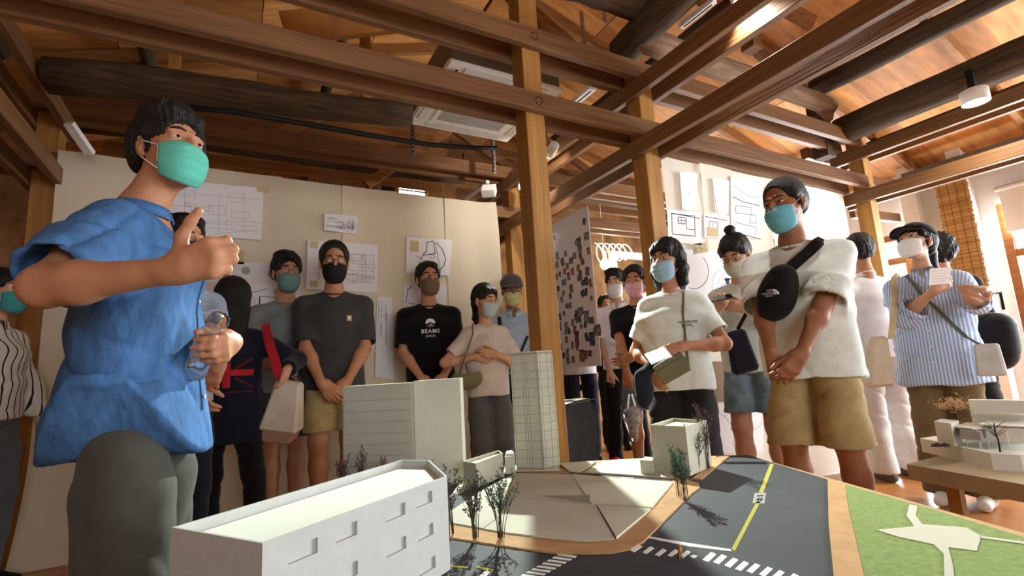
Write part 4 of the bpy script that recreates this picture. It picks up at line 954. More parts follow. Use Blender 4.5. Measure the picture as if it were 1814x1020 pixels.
class Person:
    def __init__(s, px, py, H, heading, label, tone='mid', female=False, build=1.0, dx=0, dy=0, loc=None):
        p = atz(px, py, H) if loc is None else np.array(loc, float); s.H = H; s.k = H/1.75; s.f = female; s.bw = build; s.tone = tone
        s.loc = V(p[0]+dx, p[1]+dy, 0); s.rz = math.radians(heading)-math.pi/2
        s.root = thing('person', label, 'person', tuple(s.loc), s.rz, 'visitors gathered around the street model')
        c, n_ = math.cos(s.rz), math.sin(s.rz); s.R = np.array([[c, -n_, 0], [n_, c, 0], [0, 0, 1]])
        k = s.k; sw = (.148 if female else .168)*k*build
        s.sh = {1: V(sw, -.015*k, 1.345*k), -1: V(-sw, -.015*k, 1.345*k)}   # +1 right, -1 left
        s.hip = {1: V(.088*k, 0, .92*k), -1: V(-.088*k, 0, .92*k)}
        s.neck = V(0, -.012*k, 1.445*k); s.hz = 1.628*k; s.hs = 1.06*k if k > .95 else 1.05*k
        s.HR = np.eye(3); s.hc = V(0, .015*k, s.hz); s.arms = {}; s.hands = {}; s.legs = {}
        s.vox = 1.0
    def loc_of(s, w): return s.R.T@(np.array(w, float)-s.loc)
    def world(s, l): return s.R@np.array(l, float)+s.loc
    def px(s, px, py, dd=0):
        """pixel at the depth of the body axis plus dd (metres towards the viewer is negative), in body coordinates"""
        dep = depth_of(s.loc+V(0, 0, 1.1)); return s.loc_of(atd(px, py, dep+dd))
    def head(s, yaw=0, pitch=0, roll=0, shift=(0, 0, 0)):
        s.HR = rotm(math.radians(yaw), math.radians(pitch), math.radians(roll)); s.hc = V(0, .015*s.k, s.hz)+np.array(shift, float); return s
    def hp(s, p): return s.HR@(np.array(p, float)*s.hs)+s.hc
    def arm(s, side, wrist, pole=(0, -.3, -1), hand=None, l1=.285, l2=.25, **kw):
        e, w = ik(s.sh[side], np.array(wrist, float), l1*s.k, l2*s.k, V(pole[0]*side, pole[1], pole[2])); s.arms[side] = (s.sh[side], e, w); s.hands[side] = (hand, kw); return s
    def hang(s, side, fwd=.06, out=.09, z=.80, bend=.3):
        return s.arm(side, V(side*(abs(s.sh[side][0])+out), fwd, z*s.k), (.6, -1, 0), hand=(V(0, .15, -1), V(-side, .2, 0)))
    def leg(s, side, foot, knee_fwd=.03, kx=0):
        h_ = s.hip[side]; ft = np.array(foot, float)*1.0; kn = (h_+ft)/2+V(kx, knee_fwd, .02*s.k); kn[2] = .5*s.k; s.legs[side] = (h_, kn, ft); return s
    # ---- skin
    def body(s, fine=.0055, hz=.004, bare=False):
        k = s.k; sds = []
        hd = SDF(); H_ = s.hp; R = s.HR; q = s.hs
        fw = .94 if s.f else 1.0
        hd.ell(H_((0, -.012, .040)), V(.075, .094, .082)*q, R, .02)
        hd.ell(H_((0, .022, -.030)), V(.063*fw, .066, .080)*q, R, .03)
        hd.ell(H_((0, .040, -.075)), V(.044*fw, .046, .040)*q, R, .03)
        hd.ell(H_((0, .062, -.098)), V(.020, .020, .018)*q, R, .02)
        for sx in (-1, 1):
            hd.ell(H_((sx*.038, .052, -.022)), V(.026, .028, .026)*q, R, .02)
            hd.cone(H_((sx*.014, .087, .028)), H_((sx*.046, .074, .026)), .009*q, .007*q, .014)
            hd.ell(H_((sx*.031, .098, .006)), V(.017, .016, .011)*q, R, .012, True)
            hd.cone(H_((sx*.016, .088, .012)), H_((sx*.044, .078, .011)), .0045*q, .004*q, .006)
            hd.cone(H_((sx*.018, .087, -.004)), H_((sx*.042, .078, -.002)), .004*q, .0035*q, .006)
            er = R@rotm(-sx*.45, 0, 0)
            hd.ell(H_((sx*.078, -.008, -.006)), V(.010, .020, .032)*q, er, .006).ell(H_((sx*.086, -.002, -.002)), V(.007, .010, .018)*q, er, .006, True).ell(H_((sx*.075, .000, -.034)), V(.007, .009, .010)*q, er, .006)
        hd.cone(H_((0, .086, .020)), H_((0, .106, -.022)), .0075*q, .0115*q, .010)
        for sx in (-1, 1): hd.ell(H_((sx*.012, .096, -.027)), V(.009, .010, .008)*q, R, .008)
        hd.cone(H_((-.018, .082, -.056)), H_((.018, .082, -.056)), .007*q, .007*q, .008).cone(H_((-.014, .081, -.067)), H_((.014, .081, -.067)), .007*q, .007*q, .008)
        nr = (.046 if s.f else .054)*k
        nb = s.neck; hd.cone(H_((0, -.02, -.05)), nb+V(0, 0, .01), nr*.95, nr*1.02, .025).cone(nb, nb+V(0, .005, -.06*k), nr*1.02, nr*1.35, .03)
        sds.append((hd, fine))
        tor = SDF(); b = s.bw
        tor.econe(V(0, 0, .93*k), V(0, 0, 1.06*k), (.110*k, .078*k), (.10*k, .075*k), .04).econe(V(0, 0, 1.06*k), V(0, -.005, 1.27*k), (.10*k, .075*k), (.115*k, .080*k), .04).econe(V(0, -.005, 1.27*k), V(0, -.012, 1.37*k), (.115*k, .080*k), (.075*k, .055*k), .03)
        for sd_ in (1, -1): tor.cone(V(0, -.012, 1.385*k), s.sh[sd_], .036*k, .038*k, .03)
        tor.cone(s.neck+V(0, 0, -.03), s.neck, nr, nr, .04)
        lw = 1.0 if not s.f else .92
        for sd_, (a, e, w) in s.arms.items():
            up = SDF(); m1 = (a+e)/2; f1 = e+(w-e)*.28
            up.chain([a, m1, e], [.050*k*lw*b, .045*k*lw*b, .037*k*lw], .03).chain([e, f1, w], [.037*k*lw, .039*k*lw, .0255*k*lw], .03)
            hnd, kw = s.hands[sd_]
            if hnd is not None:
                hand_sdf(up, w, hnd[0], hnd[1], sd_*(kw.get('flip', 1)), size=(.92 if s.f else 1.02)*k, **{q_: kw[q_] for q_ in kw if q_ != 'flip'})
            sds.append((up, hz))
        for sd_, (a, kn, ft) in s.legs.items():
            lg = SDF(); an = ft+V(0, -.02, .08*k); c1 = kn+(an-kn)*.3+V(0, -.014, 0)
            tor.chain([a, kn], [.060*k, .044*k], .05)
            if not bare: continue
            lg.chain([a+(kn-a)*.35, kn+V(0, .006, .03), c1, an], [.078*k, .056*k, .054*k, .036*k], .03).cone(an, ft+V(0, .13*k, .03*k), .036*k, .026*k, .03).cone(an, ft+V(0, -.05*k, .035*k), .034*k, .03*k, .02)
            sds.append((lg, .009))
        sds.append((tor, .013))
        s.bodyo = merged('body', sds, skin(s.tone), s.root)
        # eyes and brows
        for sx in (-1, 1):
            c = H_((sx*.031, .0775, .0045)); bmv = MB(); n1, n2 = 10, 7
            o = MB(); rr_ = .0118*q
            for i in range(n2+1):
                th = math.pi*i/n2
                for j in range(n1): ph = 2*math.pi*j/n1; o.v.append(tuple(c+R@(V(math.sin(th)*math.cos(ph)*1.15, math.cos(th), math.sin(th)*math.sin(ph)*.50)*rr_)))
            for i in range(n2):
                for j in range(n1): o.f.append((i*n1+j, i*n1+(j+1) % n1, (i+1)*n1+(j+1) % n1, (i+1)*n1+j))
            eo = o.build('eye', EYEW, s.root, True); s.eyes = eo
            MB().tube([c+R@V(0, rr_*.90, 0), c+R@V(0, rr_*1.02, 0)], [.0050*q, .0048*q], 12).build('iris', IRIS, eo)
            br = MB().tube([H_((sx*.012, .0945, .026)), H_((sx*.028, .092, .0315)), H_((sx*.044, .082, .029)), H_((sx*.052, .074, .023))], [.0030*q, .0042*q, .0034*q, .0012*q], 6).build('eyebrow', BROW, s.root, True)
        return s
    # ---- hair styles
    def hair(s, style='short', seed=0, m_=None, h=.0055, thick=.016):
        H_ = s.hp; R = s.HR; q = s.hs; sd = SDF(); t = thick
        top = .012 if style in ('tied', 'bun', 'cap') else t
        sd.ell(H_((0, -.016, .044)), V(.077+top*.8, .096+top, .083+top)*q, R, .02)
        if style != 'cap': sd.ell(H_((0, -.050, .002)), V(.072+t*.4, .056+t*.4, .070)*q, R, .03)
        if style in ('short', 'crop', 'mop', 'tied'):
            for sx in (-1, 1): sd.ell(H_((sx*.070, .012, .018)), V(.016, .026, .040)*q, R, .012)
        if style == 'mop': sd.ell(H_((0, .060, .090)), V(.062, .038, .024)*q, R, .02); sd.ell(H_((.02, .02, .11)), V(.06, .07, .03)*q, R, .03)
        if style == 'short': sd.ell(H_((0, .055, .092)), V(.060, .040, .028)*q, R, .02)
        if style in ('long', 'bangs'):
            for sx in (-1, 1): sd.chain([H_((sx*.072, -.01, .03)), H_((sx*.082, -.015, -.06)), H_((sx*.078, -.03, -.14))], [.030*q, .030*q, .022*q], .03)
            sd.ell(H_((0, .066, .062)), V(.062, .030, .036)*q, R, .02)
            bk = s.hc+V(0, -.075, -.12)*q; sd.chain([H_((0, -.075, 0)), bk, bk+V(0, -.015, -.13), bk+V(0, -.02, -.24 if style == 'long' else -.14)], [.070*q, .070*q, .060*q, .030*q], .04)
        if style == 'backlong':
            sd.ell(H_((0, .03, .03)), V(.09, .085, .09)*q, R, .03)
            bk = s.hc+V(0, -.065, -.10)*q; sd.chain([H_((0, -.05, .02)), bk, bk+V(0, -.02, -.12), bk+V(0, -.02, -.24)], [.092*q, .096*q, .085*q, .05*q], .05)
        if style == 'pony':
            sd.ell(H_((0, .070, .070)), V(.056, .020, .028)*q, R, .02); p0 = H_((0, -.112, .03)); sd.chain([p0, p0+V(0, -.035, -.04), p0+V(0, -.03, -.15), p0+V(0, -.015, -.23)], [.024*q, .028*q, .024*q, .008*q], .02)
            for sx in (-1, 1): sd.cone(H_((sx*.068, .045, .05)), H_((sx*.072, .04, -.04)), .012*q, .006*q, .02)
        if style == 'bun':
            sd.ell(H_((0, .064, .070)), V(.066, .032, .036)*q, R, .02); b = H_((.0, -.035, .155)); sd.ell(b, V(.033, .033, .028)*q, R, .01).cone(H_((0, -.03, .12)), b, .022*q, .02*q, .01)
            for sx in (-1, 1): sd.cone(H_((sx*.07, .045, .05)), H_((sx*.074, .035, -.05)), .013*q, .004*q, .02)
        if style == 'tied':
            b = H_((0, -.10, .09)); sd.ell(b, V(.028, .026, .026)*q, R, .012)
            for sx in (-1, 1): sd.cone(H_((sx*.082, .005, .0)), H_((sx*.085, .004, -.09)), .004*q, .0018*q, .004)
        if style == 'curly': sd.ell(H_((0, -.03, .02)), V(.105, .115, .115)*q, R, .03)
        if style not in ('backlong',):
            fz = {'short': .080, 'crop': .088, 'mop': .066, 'long': .052, 'bangs': .044, 'pony': .058, 'bun': .056, 'tied': .092, 'cap': .05, 'curly': .06}[style]
            sd.ell(H_((0, .108, fz-.085)), V(.074, .078, .085)*q, R, .010, True)
            sd.box(H_((0, .120, -.06)), V(.12, .092, .062)*q, .004, R, .01, True)
            if style in ('short', 'crop', 'mop', 'tied', 'bun', 'pony', 'cap'):
                for sx in (-1, 1): sd.ell(H_((sx*.090, .004, -.018)), V(.022, .030, .036)*q, R, .008, True)
                sd.box(H_((0, .02, -.105)), V(.12, .085, .058)*q, .004, R, .012, True)
        r = np.random.RandomState(seed); ph = r.uniform(0, 6.28, 6); hc, HR = s.hc, s.HR
        amp = {'crop': .0008, 'curly': .007, 'mop': .0030, 'short': .0026}.get(style, .0018)
        def dsp(v):
            l = (v-hc)@HR/q; a = np.arctan2(l[:, 0], l[:, 1]); rr_ = np.hypot(l[:, 0], l[:, 1])
            w = np.sin(40*l[:, 2]+ph[1]+5*a)+np.sin(55*l[:, 0]+ph[4])*.8
            return amp*(np.sin(9*a+30*l[:, 2]+ph[0]+1.6*w)*.7+np.sin(47*a+22*l[:, 2]+ph[2]+2.5*w)*.45+np.sin(170*l[:, 0]-90*l[:, 1]+ph[3]+2*w)*.45+np.sin(31*a-60*l[:, 2]+ph[5])*.4)
        s.hairo = part('hair', sd, h, m_ or HAIRM, s.root, dsp); return s
    # ---- face mask with pleats, edge strip and ear loops
    def mask(s, col, name, pleats=True, edge=None, low=0.0):
        H_ = s.hp; nu, nv = 28, 22; v = []; f = []
        M = mat('mask_'+name, col, .85, noise=.04, scale=30, bump=.1, bscale=300)
        def P(u, w, off=0):
            ph = u*1.27; z = -.012-.007*abs(u)**1.5-low-w*(.120-.034*abs(u)**2)
            z += -.004*abs(u)*(1-w)
            ry = np.interp(w, [0, .2, .42, .62, .84, 1], [.106, .118, .118, .108, .095, .074]); rx = np.interp(w, [0, .3, .7, 1], [.067, .071, .068, .056]); y0 = np.interp(w, [0, .5, 1], [.028, .026, .020])
            if pleats: ry += .0052*((w*4.3) % 1.0-.5)*(1-abs(u)**3)
            if w < .25: ry -= .004*(1-w/.25)*min(1, abs(u)*3)
            rr = 1+off
            return H_((rx*math.sin(ph)*rr, y0+(ry-y0)*math.cos(ph)**.85*rr if math.cos(ph) > 0 else y0, z))
        for j in range(nv+1):
            for i in range(nu+1): v.append(P(-1+2*i/nu, j/nv))
        for j in range(nv):
            for i in range(nu): k_ = j*(nu+1)+i; f.append((k_, k_+nu+1, k_+nu+2, k_+1))
        o = put('face_mask', mesh('face_mask', v, f), M, s.root, True)
        md_ = o.modifiers.new('thickness', 'SOLIDIFY'); md_.thickness = .0022*s.hs; md_.offset = -1
        E_ = edge or LOOP
        MB().tube([P(-1+2*i/16, .0, .01) for i in range(17)], .0018*s.hs, 6).build('top_edge', E_, o, True)
        for sx in (-1, 1):
            MB().tube([P(sx, i/8, .01) for i in range(9)], .0020*s.hs, 6).build('side_edge', E_, o, True)
            MB().tube([P(sx, .03, .0), H_((sx*.076, .012, .000)), H_((sx*.082, -.012, .024)), H_((sx*.080, -.028, .004)), H_((sx*.078, -.018, -.030)), P(sx, .88, 0)], .0013*s.hs, 5).build('ear_loop', E_, o, True)
        return s
    def glasses(s, rim=.0011, m_=None, round_=True):
        H_ = s.hp; root = None; R = s.HR
        mb = MB(); rx, rz_ = (.021, .019) if round_ else (.023, .016)
        for sx in (-1, 1):
            mb.tube([H_((sx*.033+rx*math.cos(a), .098-.10*abs(rx*math.cos(a)+.0)*(1 if math.cos(a)*sx > 0 else 0), .004+rz_*math.sin(a))) for a in np.linspace(0, 2*math.pi, 21)], rim*s.hs, 5)
            mb.tube([H_((sx*.054, .095, .008)), H_((sx*.078, .05, .010)), H_((sx*.082, -.008, .010))], rim*s.hs, 5)
        mb.tube([H_((-.012, .098, .008)), H_((0, .102, .011)), H_((.012, .098, .008))], rim*s.hs, 5)
        o = mb.build('glasses', m_ or WIRE, s.root, True)
        return s
    # ---- tops
    def top(s, m_, hem=.86, sleeve=.62, loose=1.0, open_=.026, seed=1, amp=.005, neck_r=1.0, h=.0085, long_sleeve=False, curve=0, collar=None, name='shirt', flare=0, cuff_r=None, disp=None, lean=0):
        k = s.k; b = s.bw*loose; sd = SDF(); hz_ = hem*k
        ends = []
        for sd_, (a, e, w) in s.arms.items():
            r0 = .056*k*b
            if long_sleeve:
                t = long_sleeve; p2 = e+(w-e)*t; sd.chain([a, e, p2], [r0, .050*k*b, (cuff_r or .044)*k*b], .03); d = (w-e)/np.linalg.norm(w-e); r1 = (cuff_r or .044)*k*b; ends.append((p2, d, r1))
            else:
                p2 = a+(e-a)*(sleeve+.12); r1 = (.062 if not s.f else .058)*k*b*(1.0+open_); sd.cone(a, p2, r0, r1, .03); d = (e-a)/np.linalg.norm(e-a); ends.append((a+(e-a)*sleeve, d, r1))
        # cut the sleeve ends square and hollow them, then join the torso
        for p2, d, r1 in ends:
            u_ = np.cross(d, V(.3, .9, .2)); u_ /= np.linalg.norm(u_); R_ = np.stack([u_, np.cross(d, u_), d], 1)
            sd.box(p2+d*.15, V(.16, .16, .15), .0, R_, 0, True)
            sd.cone(p2-d*.035, p2+d*.05, r1-.016, r1-.011, .0, True)
        sd.econe(V(0, -.004, hz_-.03), V(0, -.004, 1.10*k), ((.158+flare)*k*b, (.118+flare)*k*b), (.150*k*b, .110*k*b), .04)
        sd.econe(V(0, -.004, 1.10*k), V(0, -.006, 1.27*k), (.150*k*b, .110*k*b), (.160*k*b, .114*k*b), .04)
        sd.econe(V(0, -.006, 1.27*k), V(0, -.012, 1.375*k), (.160*k*b, .112*k*b), (.118*k*b, .082*k), .04)
        for sd_ in (1, -1): sd.cone(V(sd_*.03*k, -.014, 1.408*k), s.sh[sd_]+V(-sd_*.006, 0, .002), .046*k, .052*k*min(b, 1.1), .035)
        nr = (.052 if s.f else .060)*k*neck_r
        sd.cone(s.neck+V(0, .008, .026*k), s.neck+V(0, .05, .14*k), nr, nr*1.4, .010, True)
        sd.ops.append(('p', V(0, 0, hz_), V(0, 0, -1), 0, 0, 0, True))
        if curve: pass
        pass
        fd = folds(seed, amp)
        def dsp(v):
            d = fd(v) if disp is None else fd(v)+disp(v)
            return d*np.clip((1.45*k-v[:, 2])/.12, .15, 1)
        post = None
        if curve:
            def post(v):
                z = v[:, 2]; w = np.clip((hz_+.22-z)/.22, 0, 1); w = w*w*(3-2*w); v = v.copy(); v[:, 2] += w*curve*np.clip(np.abs(v[:, 0])/(.16*k*b), 0, 1.1)**3; return v
        s.topo = part(name, sd, h, m_, s.root, dsp, post)
        # sleeve hem bands at short sleeves
        ring = MB(); 
        n_ = 26; v = []; 
        P = [s.neck+V(nr*1.06*math.sin(2*math.pi*i/n_), .006+nr*1.10*math.cos(2*math.pi*i/n_), -.002*k-.030*k*(1+math.cos(2*math.pi*i/n_))*.5) for i in range(n_+1)]
        s.neckring = P
        if collar is None: ring.tube(P, .0055*k, 6).build('neck_band', m_, s.topo, True)
        else: s.make_collar(m_, collar, nr)
        s.bvh = BVHTree.FromPolygons([tuple(x.co) for x in s.topo.data.vertices], [tuple(p.vertices) for p in s.topo.data.polygons]); return s
    def make_collar(s, m_, kind, nr):
        k = s.k; n_ = 28; v = []; f = []
        hgt = .034*k if kind == 'band' else .04*k
        for i in range(n_+1):
            a = .18+(2*math.pi-.36)*i/n_; sx, cy = math.sin(a), math.cos(a); b0 = s.neck+V(nr*1.08*sx, .008+nr*1.1*cy, -.004*k-.024*k*(1+cy)*.5); up_ = b0+V(-.006*sx, -.006*cy-.004, hgt); v += [b0, up_]
            if kind == 'fold': v[-1] = b0+V(0, -.004, hgt); v += [b0+V(.014*sx, .014*cy, hgt*.1-.016*(1+cy))]
        c_ = 3 if kind == 'fold' else 2
        for i in range(n_):
            for j in range(c_-1): f.append((i*c_+j, (i+1)*c_+j, (i+1)*c_+j+1, i*c_+j+1))
        o = put('collar', mesh('collar', v, f), m_, s.topo, True); md_ = o.modifiers.new('thickness', 'SOLIDIFY'); md_.thickness = .004
    def on_top(s, p, d, off=.0025):
        """project a point onto the shirt along direction d (body coordinates)"""
        d = np.array(d, float); d /= np.linalg.norm(d); hit = s.bvh.ray_cast(Vector(np.array(p, float)-d*.5), Vector(d))
        if hit[0] is None: return np.array(p, float)
        return np.array(hit[0])-d*off
    def decal(s, polys, org, ux, uz, d, m_, name='print', parent=None, off=.003):
        """flat print laid on the cloth: polys in 2-D (metres) about org along ux, uz; d points into the cloth"""
        mb = MB()
        for pl in polys:
            P = [s.on_top(np.array(org)+np.array(ux)*a+np.array(uz)*b, d, off) for a, b in pl]; mb.add(P, [tuple(range(len(P))), tuple(range(len(P)))[::-1]] if False else [tuple(range(len(P)))])
        return mb.build(name, m_, parent or s.topo)
    def text(s, txt, size, org, ux, uz, d, m_, bold=False):
        cu = bpy.data.curves.new('lettering', 'FONT'); cu.body = txt; cu.size = size; cu.align_x = 'CENTER'; cu.resolution_u = 2
        if bold: cu.offset = size*.012
        cu.space_character = 1.15
        o = bpy.data.objects.new('lettering', cu); COL.objects.link(o); dg = bpy.context.evaluated_depsgraph_get(); me = bpy.data.meshes.new_from_object(o.evaluated_get(dg)); bpy.data.objects.remove(o); bpy.data.curves.remove(cu)
        for v_ in me.vertices:
            a, b = v_.co.x, v_.co.y; v_.co = Vector(s.on_top(np.array(org)+np.array(ux)*a+np.array(uz)*b, d, .0035))
        me.materials.clear(); me.materials.append(m_); return put('lettering', me, None, s.topo)
    # ---- bottoms
    def bottom(s, m_, end='long', loose=1.0, waist=.98, seed=3, amp=.006, name='trousers', h=.010, flare=0):
        k = s.k; sd = SDF(); L = loose
        sd.econe(V(0, -.004, .90*k), V(0, -.002, waist*k), (.143*k*min(L, 1.04), .106*k*min(L, 1.04)), (.130*k, .096*k), .03)
        hemz = []
        for sd_, (a, kn, ft) in s.legs.items():
            an = ft+V(0, -.015, .07*k)
            if end == 'long':
                sd.chain([a+V(0, 0, -.01), (a+kn)/2, kn, (kn+an)/2, an+V(0, 0, .0)], [.074*k*min(L, 1.06), .080*k*L, (.070+flare*.3)*k*L, (.064+flare*.7)*k*L, (.060+flare)*k*L], .018)
                hemz.append((an, (kn-an)/np.linalg.norm(kn-an)))
            else:
                t = end; p2 = a+(kn-a)*t; sd.chain([a+V(0, 0, -.01), p2, a+(kn-a)*(t+.12)], [.076*k*min(L, 1.08), .086*k*L, .088*k*L], .016); d = (kn-a)/np.linalg.norm(kn-a); sd.cone(p2-d*.02, p2+d*.16, .072*k*L, .088*k*L, 0, True)
        if end != 'long':
            pz = np.mean([(a+(kn-a)*end)[2] for a, kn, ft in s.legs.values()]); sd.ops.append(('p', V(0, 0, pz), V(0, 0, -1), 0, 0, 0, True))
        sd.ops.append(('p', V(0, 0, .055*k), V(0, 0, -1), 0, 0, 0, True))
        fd = folds(seed, amp, 20, 11); s.boto = part(name, sd, h, m_, s.root, lambda v: fd(v)); return s
    def skirt(s, m_, hemz=.35, r=.2, name='skirt', seed=4, amp=.008, waist=.98):
        k = s.k; sd = SDF(); sd.econe(V(0, 0, hemz*k-.04), V(0, 0, .86*k), (r*k, r*.82*k), (.172*k, .135*k), .03).econe(V(0, 0, .86*k), V(0, 0, waist*k), (.172*k, .135*k), (.135*k, .10*k), .04)
        sd.ops.append(('p', V(0, 0, hemz*k), V(0, 0, -1), 0, 0, 0, True)); fd = folds(seed, amp, 34, 2); s.boto = part(name, sd, .010, m_, s.root, lambda v: fd(v)); return s
    def shoes(s, m_, sock=None, h=.008):
        k = s.k
        for sd_, (a, kn, ft) in s.legs.items():
            sd = SDF(); sd.chain([ft+V(0, -.065*k, .036*k), ft+V(0, .03, .045*k), ft+V(0, .15*k, .030*k)], [.038*k, .042*k, .034*k], .03).cone(ft+V(0, -.03, .05*k), ft+V(0, -.025, .075*k), .040*k, .040*k, .02)
            sd.ops.append(('p', V(0, 0, .002), V(0, 0, -1), 0, 0, 0, True)); o = part('shoe', sd, h, m_, s.root)
            if sock is not None: MB().tube([ft+V(0, -.02, .07*k), ft+V(0, -.02, .19*k)], [.047*k, .046*k], 14).build('sock', sock, s.root, True)
        return s
    def tubeon(s, name, pts, r, m_, root=None): return MB().tube(pts, r, 8).build(name, m_, root or s.root, True)
# ================================================================== the visitors
def stripes(name, c1, c2, freq, axis='X', thr=.5, check=False, warp=.02, rough=.85):
    M = bpy.data.materials.new(name); M.use_nodes = True; nt = M.node_tree; N = nt.nodes; L = nt.links; b = N['Principled BSDF']; b.inputs['Roughness'].default_value = rough; b.inputs['Specular IOR Level'].default_value = .15
    tc = N.new('ShaderNodeTexCoord'); nz = N.new('ShaderNodeTexNoise'); nz.inputs['Scale'].default_value = 5; L.new(tc.outputs['Object'], nz.inputs[0])
    ad = N.new('ShaderNodeVectorMath'); ad.operation = 'MULTIPLY_ADD'; L.new(nz.outputs['Color'], ad.inputs[0]); ad.inputs[1].default_value = (warp,)*3; L.new(tc.outputs['Object'], ad.inputs[2])
    sp_ = N.new('ShaderNodeSeparateXYZ'); L.new(ad.outputs[0], sp_.inputs[0]); outs = []
    for a_ in ([axis, 'Z'] if check else [axis]):
        src = sp_.outputs[a_]
        if a_ == 'A':
            pass
        mu = N.new('ShaderNodeMath'); mu.operation = 'MULTIPLY'; mu.inputs[1].default_value = freq; L.new(src, mu.inputs[0])
        fr = N.new('ShaderNodeMath'); fr.operation = 'FRACT'; L.new(mu.outputs[0], fr.inputs[0]); gt = N.new('ShaderNodeMath'); gt.operation = 'GREATER_THAN'; gt.inputs[1].default_value = thr; L.new(fr.outputs[0], gt.inputs[0]); outs.append(gt.outputs[0])
    fac = outs[0]
    if check:
        av = N.new('ShaderNodeMath'); av.operation = 'ADD'; L.new(outs[0], av.inputs[0]); L.new(outs[1], av.inputs[1]); hv = N.new('ShaderNodeMath'); hv.operation = 'MULTIPLY'; hv.inputs[1].default_value = .5; L.new(av.outputs[0], hv.inputs[0]); fac = hv.outputs[0]
    mx = N.new('ShaderNodeMix'); mx.data_type = 'RGBA'; L.new(fac, mx.inputs[0]); mx.inputs[6].default_value = lin(c1); mx.inputs[7].default_value = lin(c2); L.new(mx.outputs[2], b.inputs['Base Color']); return M
def cloth(name, c, rough=.9, nz=.06): return mat('cloth_'+name, c, rough, noise=nz, scale=18, spec=.12, bump=.12, bscale=420, sheen=.1)
def vcam(s, r, u, f): return s.R.T@(RI*r+UP*u+FW*f)
BLUE = mat('cloth_blue_linen', (.29, .45, .65), .9, noise=.16, scale=22, spec=.1, bump=.9, bscale=24, stretch=(1, 1, .45)); CHARC = cloth('charcoal', (.235, .235, .24)); BLACKC = cloth('black', (.075, .075, .085)); WHITET = cloth('white_tee', (.87, .905, .89)); NAVY = cloth('navy', (.11, .12, .18))
KHAKI = cloth('khaki', (.68, .60, .42), nz=.1); GREYT = cloth('grey_tee', (.50, .53, .54)); DGREY = cloth('dark_grey', (.27, .275, .27)); DENIM = cloth('denim', (.40, .48, .55), nz=.25); LDENIM = cloth('light_denim', (.50, .60, .66), nz=.2)
LBLUE = cloth('light_blue', (.68, .76, .86)); BROWNT = cloth('olive_brown', (.46, .39, .27), nz=.12); WHITETR = cloth('white_trousers', (.86, .85, .84)); BLKTR = cloth('black_trousers', (.09, .085, .09)); GREYTR = cloth('grey_trousers', (.36, .37, .38)); OLIVE = cloth('olive_leather', (.43, .42, .31), .6)
BTN = mat('shirt_button', (.86, .87, .88), .4); SHOEB = mat('black_shoe', (.06, .06, .06), .5); SHOEW = mat('white_shoe', (.88, .87, .85), .6); REDS = cloth('red_sock', (.76, .16, .22)); WSOCK = cloth('white_sock', (.9, .9, .88))
PRINTW = mat('print_white', (.92, .92, .91), .8); PRINTK = mat('print_black', (.10, .10, .11), .8); REDM = cloth('red_web', (.66, .13, .18))
def stand(s, w=.10, fwd=0, m_shoe=None, sock=None):
    for d in (1, -1): s.leg(d, V(d*w*s.k, fwd, 0))
    return s
def clasp(s, z=.80, y=.17, x=0, over=1):
    """hands joined in front of the body"""
    k = s.k
    for d in (1, -1):
        s.arm(d, V(x+d*.075, y+(.022 if d == over else -.004), (z+.055)*k), (1, -.55, -.3), hand=(V(-d*.62, .10, -.78), V(-d*.25, -1, .1)), curl=(.45, .5, .55, .6), thumb=(.35, .25))
    return s
def belongs(p, name, label, cat): return thing(name, label, cat, tuple(p.loc), p.rz)
def ribbon(pts, nrm, w, t, name, m_, root):
    """flat strap through pts; nrm(i) gives the outward direction"""
    v = []; f = []; pts = [np.array(q, float) for q in pts]
    for i, p_ in enumerate(pts):
        d = pts[min(i+1, len(pts)-1)]-pts[max(i-1, 0)]; d /= np.linalg.norm(d)+1e-9; n_ = np.array(nrm(i), float); sd = np.cross(d, n_); sd /= np.linalg.norm(sd)+1e-9; n_ = np.cross(sd, d)
        v += [p_-sd*w/2, p_+sd*w/2, p_+sd*w/2+n_*t, p_-sd*w/2+n_*t]
    for i in range(len(pts)-1):
        a = i*4
        for j in range(4): f.append((a+j, a+(j+1) % 4, a+4+(j+1) % 4, a+4+j))
    f += [(3, 2, 1, 0), tuple(len(v)-4+j for j in range(4))]
    return put(name, mesh(name, v, f), m_, root)
def cross_strap(p, a, b, w, m_, root, d=(0, -1, 0), n_=14, name='strap', off=.004):
    """strap laid over the front of the shirt from (x,z) a to b"""
    pts = [p.on_top(V(a[0]+(b[0]-a[0])*i/n_, .0, a[1]+(b[1]-a[1])*i/n_), d, off) for i in range(n_+1)]
    return ribbon(pts, lambda i: -np.array(d, float), w, .003, name, m_, root)
def placket(p, z0, z1, x=0, n_=6, m_=None, seam=True, d=(0, -1, 0)):
    if seam:
        pts = [p.on_top(V(x+.014, 0, z0+(z1-z0)*i/14), d, .001) for i in range(15)]; ribbon(pts, lambda i: -np.array(d, float), .003, .0015, 'placket_seam', PRINTK if m_ is None else m_, p.topo)
    for i in range(n_):
        c = p.on_top(V(x, 0, z0+(z1-z0)*(i+.4)/n_), d, .001); MB().tube([c, c-np.array(d, float)*.003], [.0055, .005], 10).build('button', BTN, p.topo)

